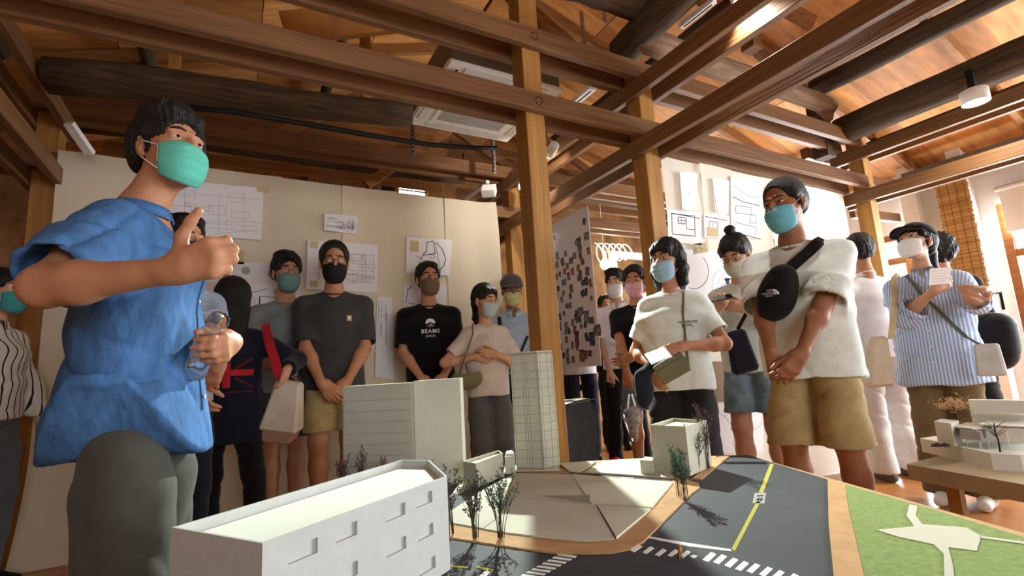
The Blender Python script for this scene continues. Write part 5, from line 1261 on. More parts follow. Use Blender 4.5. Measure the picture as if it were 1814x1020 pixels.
# ---- 1 the speaker in the blue shirt
p = Person(272, 200, 1.64, -8, 'speaking man in a blue short sleeved shirt, green mask and raised right hand', 'tan', build=1.03)
p.head(-46, 9, -3, (0, .03, 0)); p.hs *= .95; stand(p, .11, 0)
p.arm(1, p.px(300, 480, -.35), (.68, -.65, -.78), hand=(vcam(p, 1, .32, .05), vcam(p, .1, .05, 1)), curl=(1.3, 1.35, 1.4, 1.4), thumb=(1.3, .1), spread=.02)
hd_, hn_ = vcam(p, .30, -.08, -.95), vcam(p, -.95, .0, -.30)
p.arm(-1, p.px(410, 606, .05), (0, -1, -.9), hand=(hd_, hn_), curl=(.95, 1.0, 1.0, 1.05), thumb=(.45, .55), spread=.02)
p.body(.0042, hz=.0036).hair('mop', 3, h=.0042, thick=.018).mask((.38, .76, .68), 'green')
p.top(BLUE, hem=.775, sleeve=.86, loose=1.22, amp=.011, seed=4, h=.0070, curve=.13, collar='band', open_=.08, neck_r=1.0, flare=.032)
p.bottom(cloth('grey_trouser', (.30, .30, .275), nz=.1), loose=1.34, seed=5, amp=.011, flare=.012).shoes(SHOEB)
placket(p, .83, 1.33, .0, 6)
e_ = p.arms[1]; dd_ = e_[1]-e_[0]; c_ = e_[0]+dd_*.86
speaker = p
bt = thing('water_bottle', 'clear plastic water bottle with white label held in the left hand of the speaker', 'bottle', tuple(p.world(p.arms[-1][2]+hd_*.074*p.k+hn_*.046)), 0)
ax = RI*.42+UP*.88-FW*.12; ax /= np.linalg.norm(ax)
BOT = mat('bottle_plastic', (.94, .95, .96), .08, trans=.92, spec=.5); q_ = Vector((0, 0, 1)).rotation_difference(Vector(ax)); bt.scale = (.88, .88, .95); bt.rotation_mode = 'QUATERNION'; bt.rotation_quaternion = q_
MB().lathe([(0, -.085), (.027, -.085), (.030, -.078), (.030, -.03), (.028, -.02), (.031, .0), (.031, .035), (.026, .055), (.013, .072), (.0125, .082)], n=24).build('body', BOT, bt, True)
MB().lathe([(.0312, -.03), (.0318, -.03), (.0318, .018), (.0312, .018)], n=24).build('label_sleeve', mat('bottle_label', (.88, .89, .88), .6), bt, True)
MB().lathe([(0, .10), (.0145, .10), (.0155, .097), (.0155, .080), (.013, .080)], n=20).build('cap', mat('bottle_cap', (.45, .46, .47), .3, trans=.3), bt, True)

# ---- 2 woman at the left edge
p = Person(22, 490, 1.54, -25, 'woman with teal mask in a black striped white shirt at the left edge', 'fair', True, dy=-.14); p.head(-5, 6); stand(p); p.hang(1, .1); p.hang(-1, .1)
p.body(.006, hz=.006).hair('pony', 5).mask((.25, .60, .60), 'teal'); p.top(stripes('striped_white', (.84, .82, .78), (.16, .15, .16), 26, 'X', .82, warp=.05), hem=.90, sleeve=.6, loose=1.12, amp=.008, collar='fold', long_sleeve=.75).bottom(GREYTR, loose=1.08).shoes(SHOEB)
# ---- 3 man behind the speaker
p = Person(322, 388, 1.66, -58, 'man in a checked blue shirt half hidden behind the raised hand of the speaker', 'mid'); p.head(8, 2); stand(p)
p.arm(1, p.px(338, 676, -.20), (1, -.4, -.4), hand=(vcam(p, .45, -.9, 0), vcam(p, .3, 0, 1)), curl=(.5, .55, .6, .6)); p.arm(-1, p.px(392, 652, -.25), (1, -.3, -.5), hand=(vcam(p, -.45, -.9, -.05), vcam(p, -.2, 0, 1)), curl=(.55, .6, .65, .7), thumb=(.5, .3))
p.body(.0055, hz=.0042).hair('short', 6).mask((.22, .22, .34), 'navy').top(stripes('gingham_blue', (.30, .40, .58), (.80, .85, .90), 130, 'X', .5, True, warp=.004), hem=.88, sleeve=.62, loose=1.08, collar='fold', amp=.006, seed=8).bottom(cloth('ink_trousers', (.10, .105, .14)), loose=1.05).shoes(SHOEB)
a_, e_, w_ = p.arms[-1]; d_ = (w_-e_)/np.linalg.norm(w_-e_)
wt_ = belongs(p, 'wrist_watch', 'black wrist watch on the folded forearm behind the speaker', 'watch'); MB().tube([w_-d_*.035, w_-d_*.012], [.041, .041], 18, False).build('band', SHOEB, wt_, True); n__ = vcam(p, .35, .1, -1); MB().tube([w_-d_*.024+n__*.041, w_-d_*.024+n__*.048], [.018, .017], 16).build('dial', mat('watch_dial', (.3, .31, .33), .2), wt_)
# ---- 4 woman seen from behind with the flag hoodie
p = Person(412, 497, 1.48, 84, 'woman seen from behind in a navy hoodie with a red union flag print', 'fair', True, 1.08); p.head(10, -6); p.leg(1, V(.18, -.05, 0)); p.leg(-1, V(-.10, .08, 0))
p.arm(1, p.px(508, 655, -.14), (1, -.2, -.6), hand=(vcam(p, -.2, -.9, -.2), vcam(p, -1, 0, 0))); p.hang(-1, .1)
p.body(.0065, hz=.006).hair('backlong', 9, h=.007).top(NAVY, hem=.70, loose=1.12, long_sleeve=.92, amp=.007, seed=11, flare=.01).bottom(BLKTR, loose=1.05).shoes(SHOEB)
fl_d = (0, 1, 0); fx = lambda a, b, c_, d: [(a, b), (c_, b), (c_, d), (a, d)]
def grid_rect(a, b, c_, d, n_=5): return [[(a+(c_-a)*i/n_, b), (a+(c_-a)*(i+1)/n_, b), (a+(c_-a)*(i+1)/n_, d), (a+(c_-a)*i/n_, d)] for i in range(n_)]
w, hh = .125, .078; oz = 1.135*p.k
REDP = mat('print_red', (.72, .14, .19), .8); REDD = mat('print_dark_red', (.36, .10, .14), .8)
ox, uz = V(.0, -.1, oz), V(0, 0, 1)
p.decal(grid_rect(-w, -.016, w, .016)+grid_rect(-.018, -hh, .018, hh, 2), ox, V(1, 0, 0), uz, fl_d, REDP, off=.005)
dg = []
for sx in (-1, 1):
    for sy in (-1, 1):
        for i in range(3):
            t0, t1 = .30+.22*i, .30+.22*(i+1); dg.append([(sx*w*t0, sy*hh*t0+.006), (sx*w*t1, sy*hh*t1+.006), (sx*w*t1, sy*hh*t1-.009), (sx*w*t0, sy*hh*t0-.009)])
p.decal(dg, ox, V(1, 0, 0), uz, fl_d, REDD, off=.004); p.decal(grid_rect(-w, -.105, w, -.098), ox, V(1, 0, 0), uz, fl_d, REDD, off=.004)
bg = belongs(p, 'shoulder_bag', 'white cream shoulder bag with a wide red strap beside the flag hoodie', 'bag')
c0 = p.px(506, 718, -.14); ex, ez, ey = vcam(p, .99, -.12, 0), vcam(p, .18, .98, 0), vcam(p, 0, 0, 1)
def bagmesh(c, ex, ey, ez, w0, w1, h_, d_, name, m_, root, bev=.012):
    v = []
    for z, w_ in ((-1, w1), (1, w0)):
        for sx, sy in ((-1, -1), (1, -1), (1, 1), (-1, 1)): v.append(c+ex*sx*w_/2+ey*sy*d_/2*(1.25 if z < 0 else .7)+ez*z*h_/2)
    return MB().add(v, [(3, 2, 1, 0), (4, 5, 6, 7), (0, 1, 5, 4), (1, 2, 6, 5), (2, 3, 7, 6), (3, 0, 4, 7)]).build(name, m_, root, bevel=bev)
bagmesh(c0, ex, ey, ez, .13, .20, .26, .09, 'body', cloth('bag_cream', (.82, .79, .74), .6), bg); bagmesh(c0-ez*.155, ex, ey, ez, .19, .14, .07, .1, 'base', cloth('bag_tan', (.62, .49, .42), .6), bg)
st_ = [p.px(470, 575, -.08), p.px(478, 610, -.17), p.px(488, 640, -.18), p.px(496, 672, -.16)]; ribbon(st_, lambda i: vcam(p, .3, 0, -1), .045, .004, 'strap', REDM, bg); MB().tube([p.px(490, 674, -.16), p.px(503, 672, -.16)], .007, 8).build('buckle', STEEL, bg)
# ---- 5 man in grey
p = Person(508, 453, 1.74, -90, 'man in a grey tee with green mask and glasses left of the ponytailed man', 'mid'); p.head(10, -2); stand(p, .07); p.hang(-1, .05, .05); p.arm(1, p.px(500, 650, -.15), (1, -.6, -.3), hand=(vcam(p, .2, -.9, 0), vcam(p, .6, 0, .6)))
p.body(.0055, bare=True).hair('mop', 12).mask((.42, .56, .55), 'greygreen').glasses().top(GREYT, hem=.84, sleeve=.66, loose=1.08, seed=13).bottom(DGREY, .86, loose=1.1, name='shorts').shoes(SHOEB)
cupr = thing('paper_cup', 'translucent paper cup with white lid held beside the grey tee', 'cup', tuple(p.world(p.px(518, 652, -.22)))); MB().lathe([(0, -.05), (.028, -.05), (.036, .045), (.034, .045), (0, -.045)], n=20).build('cup', mat('cup_clear', (.72, .72, .70), .3), cupr, True); MB().lathe([(.038, .042), (.039, .05), (0, .052)], n=20).build('lid', WHITEP, cupr, True)
# ---- 6 man in charcoal
p = Person(592, 433, 1.77, -99, 'tall man with tied hair, black mask and charcoal tee, hands joined', 'tan', build=1.05); p.head(3, -8); stand(p, .09); clasp(p, .82, .18, .0, 1)
p.body(.0052, bare=True).hair('tied', 14).mask((.10, .10, .11), 'black', pleats=False, edge=mat('mask_edge_black', (.08, .08, .09), .8)).glasses(m_=WIRE, round_=False).top(CHARC, hem=.83, sleeve=.88, loose=1.13, seed=15, amp=.006).bottom(KHAKI, .80, loose=1.1, name='shorts').shoes(SHOEB)
MB().box((0, 0, 0), (0, 0, 0)); p.decal([[(-.014, -.018), (.014, -.018), (.014, .016), (-.014, .016)]], V(-.088, .1, 1.255*p.k), V(1, 0, 0), V(0, 0, 1), (0, -1, 0), mat('patch_tan', (.74, .64, .52), .8), 'pocket_patch')
p.decal([[(-.005, -.008), (.005, -.008), (.008, .004), (0, .010), (-.008, .004)]], V(-.088, .1, 1.256*p.k), V(1, 0, 0), V(0, 0, 1), (0, -1, 0), mat('patch_mark', (.86, .80, .70), .8), 'patch_emblem', off=.0045)
# ---- 7 man in the black printed tee
p = Person(757, 468, 1.73, -106, 'man in a black tee printed BEAMS JAPAN with brown mask and round glasses', 'mid', build=1.06); p.head(12, 2); stand(p, .11); clasp(p, .83, .17, .0, -1)
p.body(.0055).hair('short', 16, thick=.012).mask((.43, .37, .31), 'brown', pleats=False, edge=mat('mask_edge_brown', (.38, .33, .28), .8)).glasses().top(BLACKC, hem=.80, sleeve=.82, loose=1.13, seed=17, amp=.006).bottom(BLKTR, loose=1.0).shoes(SHOEB)
kz = p.k; dn = (0, -1, 0); ux = V(-1, 0, 0); up_ = V(0, 0, 1)
p.text('BEAMS', .041, V(0, .1, 1.205*kz), ux, up_, dn, PRINTW, True); p.text('JAPAN', .022, V(0, .1, 1.176*kz), ux, up_, dn, PRINTW)
arc = [(.034*math.cos(a), .030*math.sin(a)) for a in np.linspace(-.35, math.pi+.35, 22)]; arc = arc+[(-.015, -.004), (0, .003), (.015, -.004)]
p.decal([arc], V(0, .1, 1.282*kz), ux, up_, dn, PRINTW, 'emblem', off=.0035)
p.decal([[(math.sin(a)*.006, -.004-math.cos(a)*.002), (math.sin(a+.07)*.006, -.004), (math.sin(a+.07)*.034, -.016-.012*math.cos(a)), (math.sin(a)*.034, -.016-.012*math.cos(a))] for a in np.linspace(-1.1, 1.05, 11)], V(0, .1, 1.276*kz), ux, up_, dn, PRINTW, 'emblem_rays', off=.0035)
# ---- 8 woman with ponytail
p = Person(857, 507, 1.48, -98, 'woman with ponytail and pale blue mask in a light tee, arms folded', 'fair', True); p.head(24, -8); stand(p, .09)
p.arm(1, p.px(842, 632, -.14), (1, -.3, -.6), hand=(vcam(p, .9, -.15, -.1), vcam(p, 0, 0, 1))); p.arm(-1, p.px(880, 628, -.16), (1, -.3, -.6), hand=(vcam(p, -1, .12, -.1), vcam(p, 0, 0, 1)), curl=(.2, .25, .3, .3))
p.body(.0055).hair('pony', 18).mask((.66, .75, .80), 'paleblue').glasses().top(cloth('cream_tee', (.80, .77, .75)), hem=.86, sleeve=.72, loose=1.12, seed=19).bottom(GREYTR, loose=1.18, flare=.02).shoes(SHOEB)
bg = belongs(p, 'hobo_bag', 'rounded olive bag hanging at the hip of the woman with a ponytail', 'bag'); sd = SDF(); c0 = p.px(828, 670, -.24); sd.ell(c0, V(.10, .05, .075), None, .02).ell(c0+V(0, 0, .05), V(.08, .045, .03), None, .02, True); part('body', sd, .007, OLIVE, bg); MB().tube([c0+vcam(p, -.05, .03, 0), p.px(838, 590, -.19), p.sh[1]+V(-.02, .05, .075)], .006, 6).build('strap', OLIVE, bg, True)
# ---- 9 man with the cap
p = Person(905, 490, 1.65, -116, 'man in a grey cap and yellow mask wearing a light blue shirt behind the post', 'brown'); p.head(4, -10); stand(p, .1)
p.arm(1, p.px(888, 640, -.2), (1, -.4, -.5), hand=(vcam(p, .8, -.3, -.2), vcam(p, .2, .1, 1)), curl=(.8, .85, .9, .9)); p.hang(-1)
p.body(.0055).hair('cap', 20).mask((.80, .81, .56), 'yellow'); sd = SDF(); H_ = p.hp; q = p.hs; R = p.HR
CAPG = cloth('cap_grey', (.36, .33, .34))
sd.ell(H_((0, -.012, .052)), V(.094, .112, .088)*q, R, .02).box(H_((0, -.01, -.03)), V(.2, .2, .072)*q, .002, R, .005, True); hat = part('cap', sd, .006, CAPG, p.root)
def brim(p, hat, m_, ln=.075, z=.052, drop=.02):
    v = []; f = []
    for i in range(13):
        a = -1.15+2.3*i/12
        for j in range(4): t = j/3; v.append(p.hp((math.sin(a)*(.088+.012*t), .075*math.cos(a)+ln*t*max(0, math.cos(a))**.7+.012, z-drop*t-.012*abs(math.sin(a))*(1-.3*t))))
    for i in range(12):
        for j in range(3): k_ = i*4+j; f.append((k_, k_+1, k_+5, k_+4))
    o = put('brim', mesh('brim', v, f), m_, hat, True); md_ = o.modifiers.new('thickness', 'SOLIDIFY'); md_.thickness = .004; return o
brim(p, hat, CAPG)
lg_ = p.hp((0, .108, .085)); MB().tube([p.hp((-.010, .1035, .075)), p.hp((-.004, .102, .098)), p.hp((.006, .102, .098)), p.hp((.012, .1035, .075))], .0025, 5).tube([p.hp((-.008, .1045, .083)), p.hp((.010, .1045, .083))], .002, 5).build('cap_emblem', mat('emblem_pink', (.56, .34, .36), .7), hat)
p.top(LBLUE, hem=.90, sleeve=.70, loose=1.1, collar='fold', seed=21, amp=.007).bottom(BLKTR, loose=1.08).shoes(SHOEB); placket(p, .95*p.k, 1.4*p.k, 0, 5, LBLUE, seam=False)
bg = belongs(p, 'sling_bag', 'black sling bag and strap crossing the light blue shirt of the capped man', 'bag'); cross_strap(p, (.115, 1.40*p.k), (.105, .92*p.k), .028, SHOEB, bg, off=.011); cross_strap(p, (-.10, 1.22*p.k), (.03, .95*p.k), .02, SHOEB, bg, off=.011); bagmesh(V(.06, .19, .86*p.k), V(1, 0, 0), V(0, 1, 0), V(0, 0, 1), .09, .10, .10, .05, 'pouch', SHOEB, bg, .008)
MB().tube([V(.11, .14, .9*p.k), V(.112, .15, .84*p.k), V(.108, .15, .80*p.k)], .004, 6).build('key_ring', STEEL, bg)
# ---- 10 pink mask
p = Person(1122, 474, 1.64, -138, 'man in a black tee with pink mask holding a clear plastic bag', 'tan', build=1.05); p.head(-4, -4); stand(p, .11)
p.arm(1, p.px(1112, 668, -.24), (1, -.5, -.4), hand=(vcam(p, .05, -1, 0), vcam(p, .5, 0, .8)), curl=(.8, .85, .9, .9)); p.arm(-1, p.px(1122, 632, -.28), (1, -.3, -.5), hand=(vcam(p, -.9, -.35, 0), vcam(p, 0, 0, 1)), curl=(.4, .45, .5, .5))
p.body(.0055, bare=True).hair('short', 22).mask((.87, .67, .72), 'pink').top(BLACKC, hem=.86, sleeve=.66, loose=1.1, seed=23).bottom(DENIM, .82, loose=1.12, name='shorts').shoes(SHOEB)
bg = thing('plastic_bag', 'clear plastic carrier bag with a patterned cup hanging below the pink masked man', 'bag', tuple(p.world(p.px(1121, 745, -.28))))
PB = mat('clear_film', (.93, .95, .95), .25, trans=.75, spec=.5); bv = p.R
sd = SDF(); sd.cone(V(0, 0, .03), V(0, 0, -.13), .072, .02, .02).cone(V(-.04, 0, .05), V(.04, 0, .05), .03, .03, .03); fd = folds(77, .006, 60, 20); part('film', sd, .007, PB, bg, lambda v: fd(v))
for sx in (-1, 1): ribbon([V(sx*.045, 0, .06), V(sx*.03, 0, .12), V(sx*.012, .0, .19)], lambda i: V(0, -1, 0), .018, .002, 'handle', PB, bg)
MB().lathe([(0, -.12), (.022, -.12), (.038, .03), (.036, .03), (0, -.115)], n=18).build('patterned_cup', mat('cup_pattern', (.90, .91, .92), .5, noise=.8, scale=45, rgb2=(.2, .22, .26), contrast=(.38, .45)), bg, True); MB().lathe([(.02, .03), (.022, .06), (0, .065)], (-.03, 0, 0), 12).build('blue_lid', mat('blue_lid', (.20, .45, .72), .4), bg, True)
# ---- 11 man in white shirt behind
p = Person(1110, 465, 1.75, -135, 'man in a white shirt and black trousers with red socks behind the pink masked man', 'fair', dx=.15, dy=.35); p.head(-12, 0, shift=(-.01, 0, 0)); p.leg(1, V(.13, 0, 0)); p.leg(-1, V(-.12, 0, 0)); p.arm(1, p.px(1082, 665, -.12), (1, -1, 0), hand=(vcam(p, .05, -1, 0), vcam(p, .6, 0, .7)), curl=(.7, .75, .8, .8)); p.hang(-1)
p.body(.006).hair('mop', 24).mask((.84, .85, .86), 'white2').top(cloth('white_shirt', (.90, .89, .88)), hem=.85, sleeve=.78, loose=1.12, collar='fold', seed=25, amp=.007).bottom(BLKTR, loose=1.05).shoes(REDS, REDS)
bb_ = thing('camera_gadget', 'small black camera held in the lowered hand of the man in the white shirt', 'camera', tuple(p.world(p.px(1083, 683, -.16)))); MB().box((-.025, -.015, -.018), (.025, .015, .018)).build('body', SHOEB, bb_, bevel=.004); MB().tube([(0, -.015, 0), (0, -.028, 0)], .012, 14).build('lens', mat('lens_glass', (.2, .2, .24), .1), bb_)
# ---- 12 distant masked man
p = Person(1072, 524, 1.66, -120, 'distant man with a black mask between the photo board and the white shirt', 'mid'); p.head(0, 0); stand(p); p.hang(1); p.hang(-1); p.body(.007, hz=.007).hair('short', 26, h=.007).mask((.10, .10, .11), 'black2', pleats=False).top(BLACKC, hem=.86, loose=1.1, h=.011).bottom(BLKTR, h=.012).shoes(SHOEB)
# ---- 13 woman in white tee with the sling purse
p = Person(1178, 428, 1.53, -146, 'woman with glasses, long black hair and white tee carrying an olive purse', 'mid', True); p.head(-18, -2, 0); stand(p, .10)
p.arm(1, p.px(1160, 652, -.1), (1, -1, 0), hand=(vcam(p, .2, -.9, -.2), vcam(p, .7, 0, .6))); p.arm(-1, p.px(1215, 612, -.2), (1, -.6, -.4), hand=(vcam(p, -.92, -.2, -.25), vcam(p, -.1, -.6, .6)), curl=(.3, .35, .4, .45))
p.body(.0048, hz=.004).hair('long', 28, h=.005).mask((.62, .77, .86), 'skyblue').glasses().top(WHITET, hem=.84, sleeve=.72, loose=1.22, seed=29, amp=.008).bottom(cloth('black_wide', (.15, .15, .155)), loose=1.28, flare=.035, amp=.009).shoes(SHOEB)
kz = p.k; p.text('FRANKLIN', .017, V(-.085, .1, 1.225*kz), V(-1, 0, 0), V(0, 0, 1), (0, -1, 0), PRINTK, True); p.text('MODE', .015, V(-.08, .1, 1.208*kz), V(-1, 0, 0), V(0, 0, 1), (0, -1, 0), PRINTK, True); p.decal([[(-.028, -.001), (.028, -.001), (.026, .0025), (-.026, .0025)]], V(-.083, .1, 1.203*kz), V(-1, 0, 0), V(0, 0, 1), (0, -1, 0), PRINTK, 'print_swash')
bg = belongs(p, 'crossbody_purse', 'olive leather crossbody purse on a thin strap at the hip of the woman in white', 'bag'); c0 = p.px(1190, 652, -.25); ex, ez = vcam(p, .87, .5, 0), vcam(p, -.5, .87, 0)
bagmesh(c0, ex, vcam(p, 0, 0, 1), ez, .155, .15, .10, .03, 'body', OLIVE, bg, .006); bagmesh(c0-vcam(p, 0, 0, .02), ex, vcam(p, 0, 0, 1), ez, .157, .157, .055, .006, 'flap', OLIVE, bg, .003)
cross_strap(p, (-.07, 1.42*kz), (-.065, .96*kz), .010, OLIVE, bg); MB().tube([p.on_top(V(-.065, .1, .96*kz), (0, -1, 0), .01), c0+ex*.07+ez*.05], .004, 6).build('strap_end', OLIVE, bg)
pp_ = thing('leaflet', 'white folded leaflet held above the olive purse', 'leaflet', tuple(p.world(p.px(1166, 630, -.30)))); a1, a2 = RI*.94+UP*.34, FW*.9+UP*.35-RI*.1
MB().obox((0, 0, 0), a1*.052, a2*.05, np.cross(a1, a2)*.0015).obox(np.cross(a1, a2)*.004, a1*.050, a2*.048, np.cross(a1, a2)*.0012).build('pages', SHEET2, pp_)
db = belongs(p, 'dark_jacket', 'dark blue jacket bundle carried over the arm beside the olive purse', 'jacket'); sd = SDF(); c0 = p.px(1140, 690, -.17); sd.ell(c0, V(.045, .04, .085), None, .03).cone(c0+V(0, 0, .07), p.px(1160, 640, -.1), .03, .03, .04); fd2 = folds(31, .008, 40, 12); part('cloth', sd, .008, cloth('dark_blue_jacket', (.13, .15, .2)), db, lambda v: fd2(v))
# ---- 14 woman with the bun and phone
p = Person(1300, 418, 1.62, -150, 'woman with a hair bun looking down at her phone beside the tall man', 'fair', True); p.head(-16, -28, 0, (0, .02, -.01)); stand(p, .1)
p.arm(1, p.px(1265, 556, -.24), (1, -.3, -1), hand=(vcam(p, .4, .85, -.2), vcam(p, .5, .2, .8)), curl=(.7, .75, .8, .8)); p.arm(-1, p.px(1318, 545, -.2), (1, -.3, -1), hand=(vcam(p, -.95, .15, -.2), vcam(p, .0, .3, 1)), curl=(.5, .55, .6, .65))
p.body(.0048, hz=.004, bare=True).hair('bun', 32, h=.005).mask((.78, .78, .70), 'sage').glasses().top(WHITET, hem=.86, sleeve=.66, loose=1.12, seed=33).bottom(LDENIM, .72, loose=1.12, name='shorts').shoes(SHOEW)
ph_ = thing('smartphone', 'dark brown smartphone held level by the woman with the bun', 'phone', tuple(p.world(p.px(1272, 529, -.29)))); a1, a2 = RI*.95+UP*.2-FW*.25, FW*.85+UP*.3+RI*.3; a2 = a2-a1*(a1@a2)/(a1@a1); nn_ = np.cross(a1, a2); MB().obox((0, 0, 0), a1*.075, a2*.037, nn_*.004).build('case', mat('phone_case', (.36, .29, .23), .5), ph_, bevel=.003); MB().obox(nn_*.0045, a1*.068, a2*.033, nn_*.0006).build('screen', mat('phone_screen', (.10, .11, .13), .1), ph_)
bg = belongs(p, 'navy_tote', 'navy cloth tote hanging from the shoulder of the woman with the bun', 'bag'); c0 = p.px(1312, 622, -.26); bagmesh(c0, vcam(p, .95, .25, 0), vcam(p, 0, 0, 1), vcam(p, -.25, .95, 0), .11, .15, .24, .05, 'body', cloth('navy_tote', (.13, .14, .20)), bg, .02); MB().tube([c0+V(0, 0, .12), p.px(1330, 540, -.22), p.sh[-1]+V(0, .06, .085)], .01, 6).build('strap', NAVY, bg, True)
# ---- 15 tall man in the white tee
p = Person(1386, 322, 1.70, -164, 'tall man in an oversized white tee with a black chest bag and hands joined', 'brown', build=1.05); p.head(-16, -6, 3); stand(p, .13)
p.arm(1, p.px(1368, 640, -.23), (1, -.7, -.1), hand=(vcam(p, .30, -.9, -.1), vcam(p, .3, 0, 1)), curl=(.5, .55, .6, .6)); p.arm(-1, p.px(1418, 632, -.27), (1, -.7, -.1), hand=(vcam(p, -.55, -.8, -.05), vcam(p, -.1, 0, 1)), curl=(.6, .65, .7, .7), thumb=(.4, .3))
p.body(.0045, hz=.0038, bare=True).hair('crop', 36, h=.005, thick=.008).mask((.45, .75, .84), 'cyan').top(WHITET, hem=.80, sleeve=.90, loose=1.27, seed=37, amp=.0095, h=.0085, open_=.10).bottom(KHAKI, 1.0, loose=1.24, name='shorts', amp=.010).shoes(SHOEW)
kz = p.k; bg = belongs(p, 'chest_bag', 'black chest bag with white emblem strapped across the tall man in white', 'bag'); NYL = cloth('black_nylon', (.085, .085, .095), .6)
cross_strap(p, (-.13, 1.425*kz), (.04, 1.22*kz), .05, NYL, bg, off=.012)
sd = SDF(); ca = p.on_top(V(.0, .1, 1.26*kz), (0, -1, 0), .056); cb = p.on_top(V(.055, .1, 1.12*kz), (0, -1, 0), .062)
for t_, r_ in ((0, .050), (.35, .075), (.75, .082), (1.0, .055)):
    cc = ca+(cb-ca)*t_; sd.ell(cc, V(r_, .042, r_*.9), rotm(0, 0, .5), .05)
part('body', sd, .007, NYL, bg); mid = ca+(cb-ca)*.62; yb = max(ca[1], cb[1])+.047
bgo = [o_ for o_ in bg.children if o_.name.startswith('body')][0]; bvh2 = BVHTree.FromPolygons([tuple(x.co) for x in bgo.data.vertices], [tuple(x.vertices) for x in bgo.data.polygons])
def onbag(pt_, off=.003):
    h_ = bvh2.ray_cast(Vector((pt_[0], pt_[1]+.5, pt_[2])), Vector((0, -1, 0))); return np.array(h_[0])+V(0, off, 0) if h_[0] is not None else np.array(pt_)
EM = MB()
for a_, b_ in ((.016, .024), (.008, .013), (.0, .005)):
    pts_ = [(b_*math.cos(t), b_*math.sin(t)) for t in np.linspace(0, math.pi/2, 7)]+[(a_*math.cos(t), a_*math.sin(t)) for t in np.linspace(math.pi/2, 0, 7)]
    EM.add([onbag(mid+V(-x_-.004, 0, z_)) for x_, z_ in pts_], [tuple(range(14))])
EM.build('emblem_arcs', PRINTW, bg)
for i, w_ in enumerate(('THE', 'NORTH', 'FACE')):
    cu = bpy.data.curves.new('lettering', 'FONT'); cu.body = w_; cu.size = .013; cu.align_x = 'RIGHT'; to = bpy.data.objects.new('lettering', cu); COL.objects.link(to); me = bpy.data.meshes.new_from_object(to.evaluated_get(bpy.context.evaluated_depsgraph_get())); bpy.data.objects.remove(to)
    for v_ in me.vertices: v_.co = Vector(onbag(mid+V(-v_.co.x-.0, 0, .016-i*.011+v_.co.y)))
    me.materials.clear(); me.materials.append(PRINTW); put('lettering', me, None, bg)
MB().tube([onbag(ca+V(.02, 0, -.005), .006), onbag(ca+(cb-ca)*.3+V(.05, 0, .0), .008), onbag(ca+(cb-ca)*.7+V(.06, 0, .0), .008)], .003, 6).build('zip_cord', SHOEB, bg, True)
# ---- 16 man in white seen from behind
p = Person(1520, 443, 1.72, 60, 'man in a white shirt and white trousers seen from behind near the right post', 'tan', dx=-.55, dy=-.28); p.head(-18, 0); p.leg(1, V(.12, .05, 0)); p.leg(-1, V(-.12, -.03, 0)); p.hang(1, -.02, .06); p.hang(-1, -.02, .06)
p.body(.006, hz=.005).hair('short', 38).top(cloth('white_shirt2', (.91, .90, .90)), hem=.84, long_sleeve=.12, loose=1.14, seed=39, amp=.008, cuff_r=.055, collar='band').bottom(WHITETR, loose=1.16, flare=.015, amp=.010).shoes(mat('grey_shoe', (.36, .35, .34), .7))
# ---- 17 woman with cap looking up
p = Person(1618, 400, 1.62, -168, 'woman in a black cap and oversized blue striped shirt looking up with fist raised', 'fair', True, 1.04); p.head(-22, 22, 6); stand(p, .10)
p.arm(1, p.px(1655, 515, -.22), (1, -.3, -1), hand=(vcam(p, .75, .5, -.1), vcam(p, .2, .1, 1)), curl=(.5, .55, .6, .6)); p.arm(-1, p.px(1708, 512, -.42), (.5, .1, -1), hand=(vcam(p, .6, .0, -.75), vcam(p, -.1, -.8, .5)), curl=(1.2, 1.25, 1.3, 1.3), thumb=(.3, .6))
STR = stripes('blue_striped_shirt', (.56, .67, .84), (.83, .87, .93), 62, 'X', .55, warp=.012)
p.body(.005, hz=.0042).hair('pony', 40, h=.0055).mask((.92, .92, .92), 'white').top(STR, hem=.72, long_sleeve=.42, loose=1.28, seed=41, amp=.011, collar='fold', flare=.03, cuff_r=.066).bottom(BROWNT, loose=1.2, flare=.03).shoes(SHOEW, WSOCK)
sd = SDF(); H_ = p.hp; q = p.hs; R = p.HR; CAPB = cloth('cap_black', (.07, .07, .075))
sd.ell(H_((0, -.012, .052)), V(.096, .114, .090)*q, R, .02).box(H_((0, -.01, -.03)), V(.2, .2, .072)*q, .002, R, .005, True); hat = part('cap', sd, .006, CAPB, p.root); brim(p, hat, CAPB, .085); placket(p, .82*p.k, 1.40*p.k, 0, 6, LBLUE, seam=False)
bg = belongs(p, 'canvas_tote', 'cream canvas tote hanging from the shoulder of the woman in the black cap', 'bag'); c0 = p.px(1556, 640, .0); bagmesh(c0, vcam(p, 1, .1, 0), vcam(p, 0, 0, 1), vcam(p, -.02, 1, 0), .11, .17, .30, .06, 'body', cloth('canvas', (.80, .75, .66)), bg, .02); ribbon([p.px(1578, 600, -.03), p.px(1585, 545, -.08), p.sh[1]+V(-.01, .08, .06), p.sh[1]+V(-.02, .0, .095)], lambda i: vcam(p, -.2, .3, -1), .035, .004, 'strap', cloth('canvas2', (.80, .74, .60)), bg)
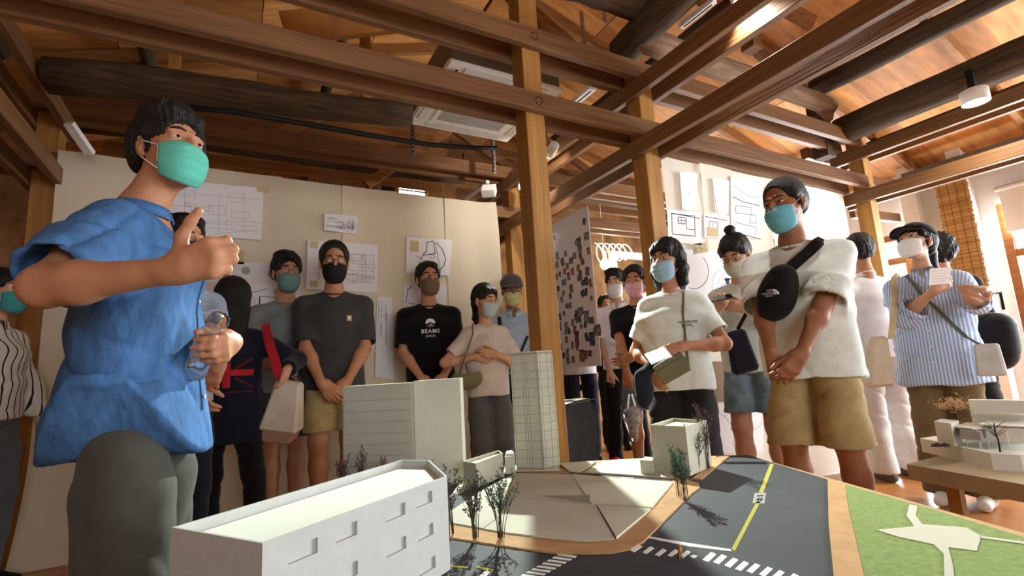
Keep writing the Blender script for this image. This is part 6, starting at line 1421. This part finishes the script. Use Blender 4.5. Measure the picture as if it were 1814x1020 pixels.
bg = belongs(p, 'olive_sling_strap', 'white pouch on a twisted olive strap across the blue striped shirt', 'bag'); cross_strap(p, (.075, 1.43*p.k), (-.15, 1.0*p.k), .018, cloth('olive_webbing', (.38, .43, .38)), bg, off=.008); MB().tube([p.on_top(V(-.15, .1, 1.0*p.k), (0, -1, 0), .012), V(-.20, .20, .96*p.k), V(-.225, .19, .94*p.k)], .006, 6).build('strap_end', cloth('olive_webbing', (.38, .43, .38)), bg); bagmesh(V(-.235, .19, .86*p.k), V(1, 0, 0), V(0, 1, 0), V(0, 0, 1), .10, .12, .17, .05, 'pouch', cloth('pouch_white', (.80, .80, .78)), bg, .01)
pp_ = thing('paper_note', 'small white paper note held up in front of the striped shirt', 'paper', tuple(p.world(p.px(1665, 489, -.27)))); a1, a2 = RI*.99+UP*.08, UP*.98-RI*.05-FW*.15; MB().obox((0, 0, 0), a1*.058, a2*.046, np.cross(a1, a2)*.0006).build('sheet', SHEET2, pp_)
ln_ = MB()
for i in range(5): o_ = -np.cross(a1, a2)*.0008 if np.cross(a1, a2)@FW > 0 else np.cross(a1, a2)*.0008; ln_.add([o_+a1*x_+a2*z_ for x_, z_ in ((-.045, .03-i*.014), (.03+.01*(i % 2), .03-i*.014), (.03+.01*(i % 2), .0285-i*.014), (-.045, .0285-i*.014))], [(0, 1, 2, 3)])
ln_.build('text_lines', INKF, pp_)
# ---- 18 person with backpack
p = Person(1672, 416, 1.73, 20, 'person with dark curly hair and a large black backpack behind the striped shirt', 'mid', True, dx=.0, dy=.05); p.head(0, 0); stand(p); p.hang(1); p.hang(-1); p.body(.006, hz=.006).hair('curly', 42, h=.007).top(BLACKC, hem=.84, loose=1.1, long_sleeve=.8).bottom(cloth('black_loose', (.10, .10, .11)), loose=1.2, flare=.03).shoes(SHOEB)
bg = belongs(p, 'backpack', 'large slouchy black backpack hanging at the right of the striped shirt', 'bag'); c0 = p.px(1762, 596, -.50); sd = SDF(); sd.ell(c0, V(.12, .10, .15), None, .05).ell(c0+V(0, 0, -.12), V(.10, .09, .10), None, .08).ell(c0+V(0, 0, .09), V(.11, .09, .06), None, .05); fd4 = folds(43, .005, 14, 5); part('body', sd, .010, NYL, bg, lambda v: fd4(v)); MB().tube([p.px(1738, 550, -.5), p.px(1745, 522, -.5), p.px(1772, 518, -.5), p.px(1778, 548, -.5)], .009, 8).build('handle', NYL, bg, True)
# ---- 19 person behind the photo board
p = Person(1010, 500, 1.70, -112, 'person mostly hidden by the photo board, dark jeans and one hand showing below', 'mid', loc=(2.95, 4.05, 0)); p.head(0, 0); stand(p, .1); p.hang(1); p.arm(-1, p.px(1040, 690, -.1), (1, -1, 0), hand=(vcam(p, .15, -1, 0), vcam(p, -.8, 0, .4)))
p.body(.007, hz=.006).hair('short', 44, h=.007).mask((.6, .72, .8), 'blue3').top(cloth('grey_white', (.82, .81, .82)), hem=.84, loose=1.1).bottom(NAVY, loose=1.05).shoes(SHOEB)
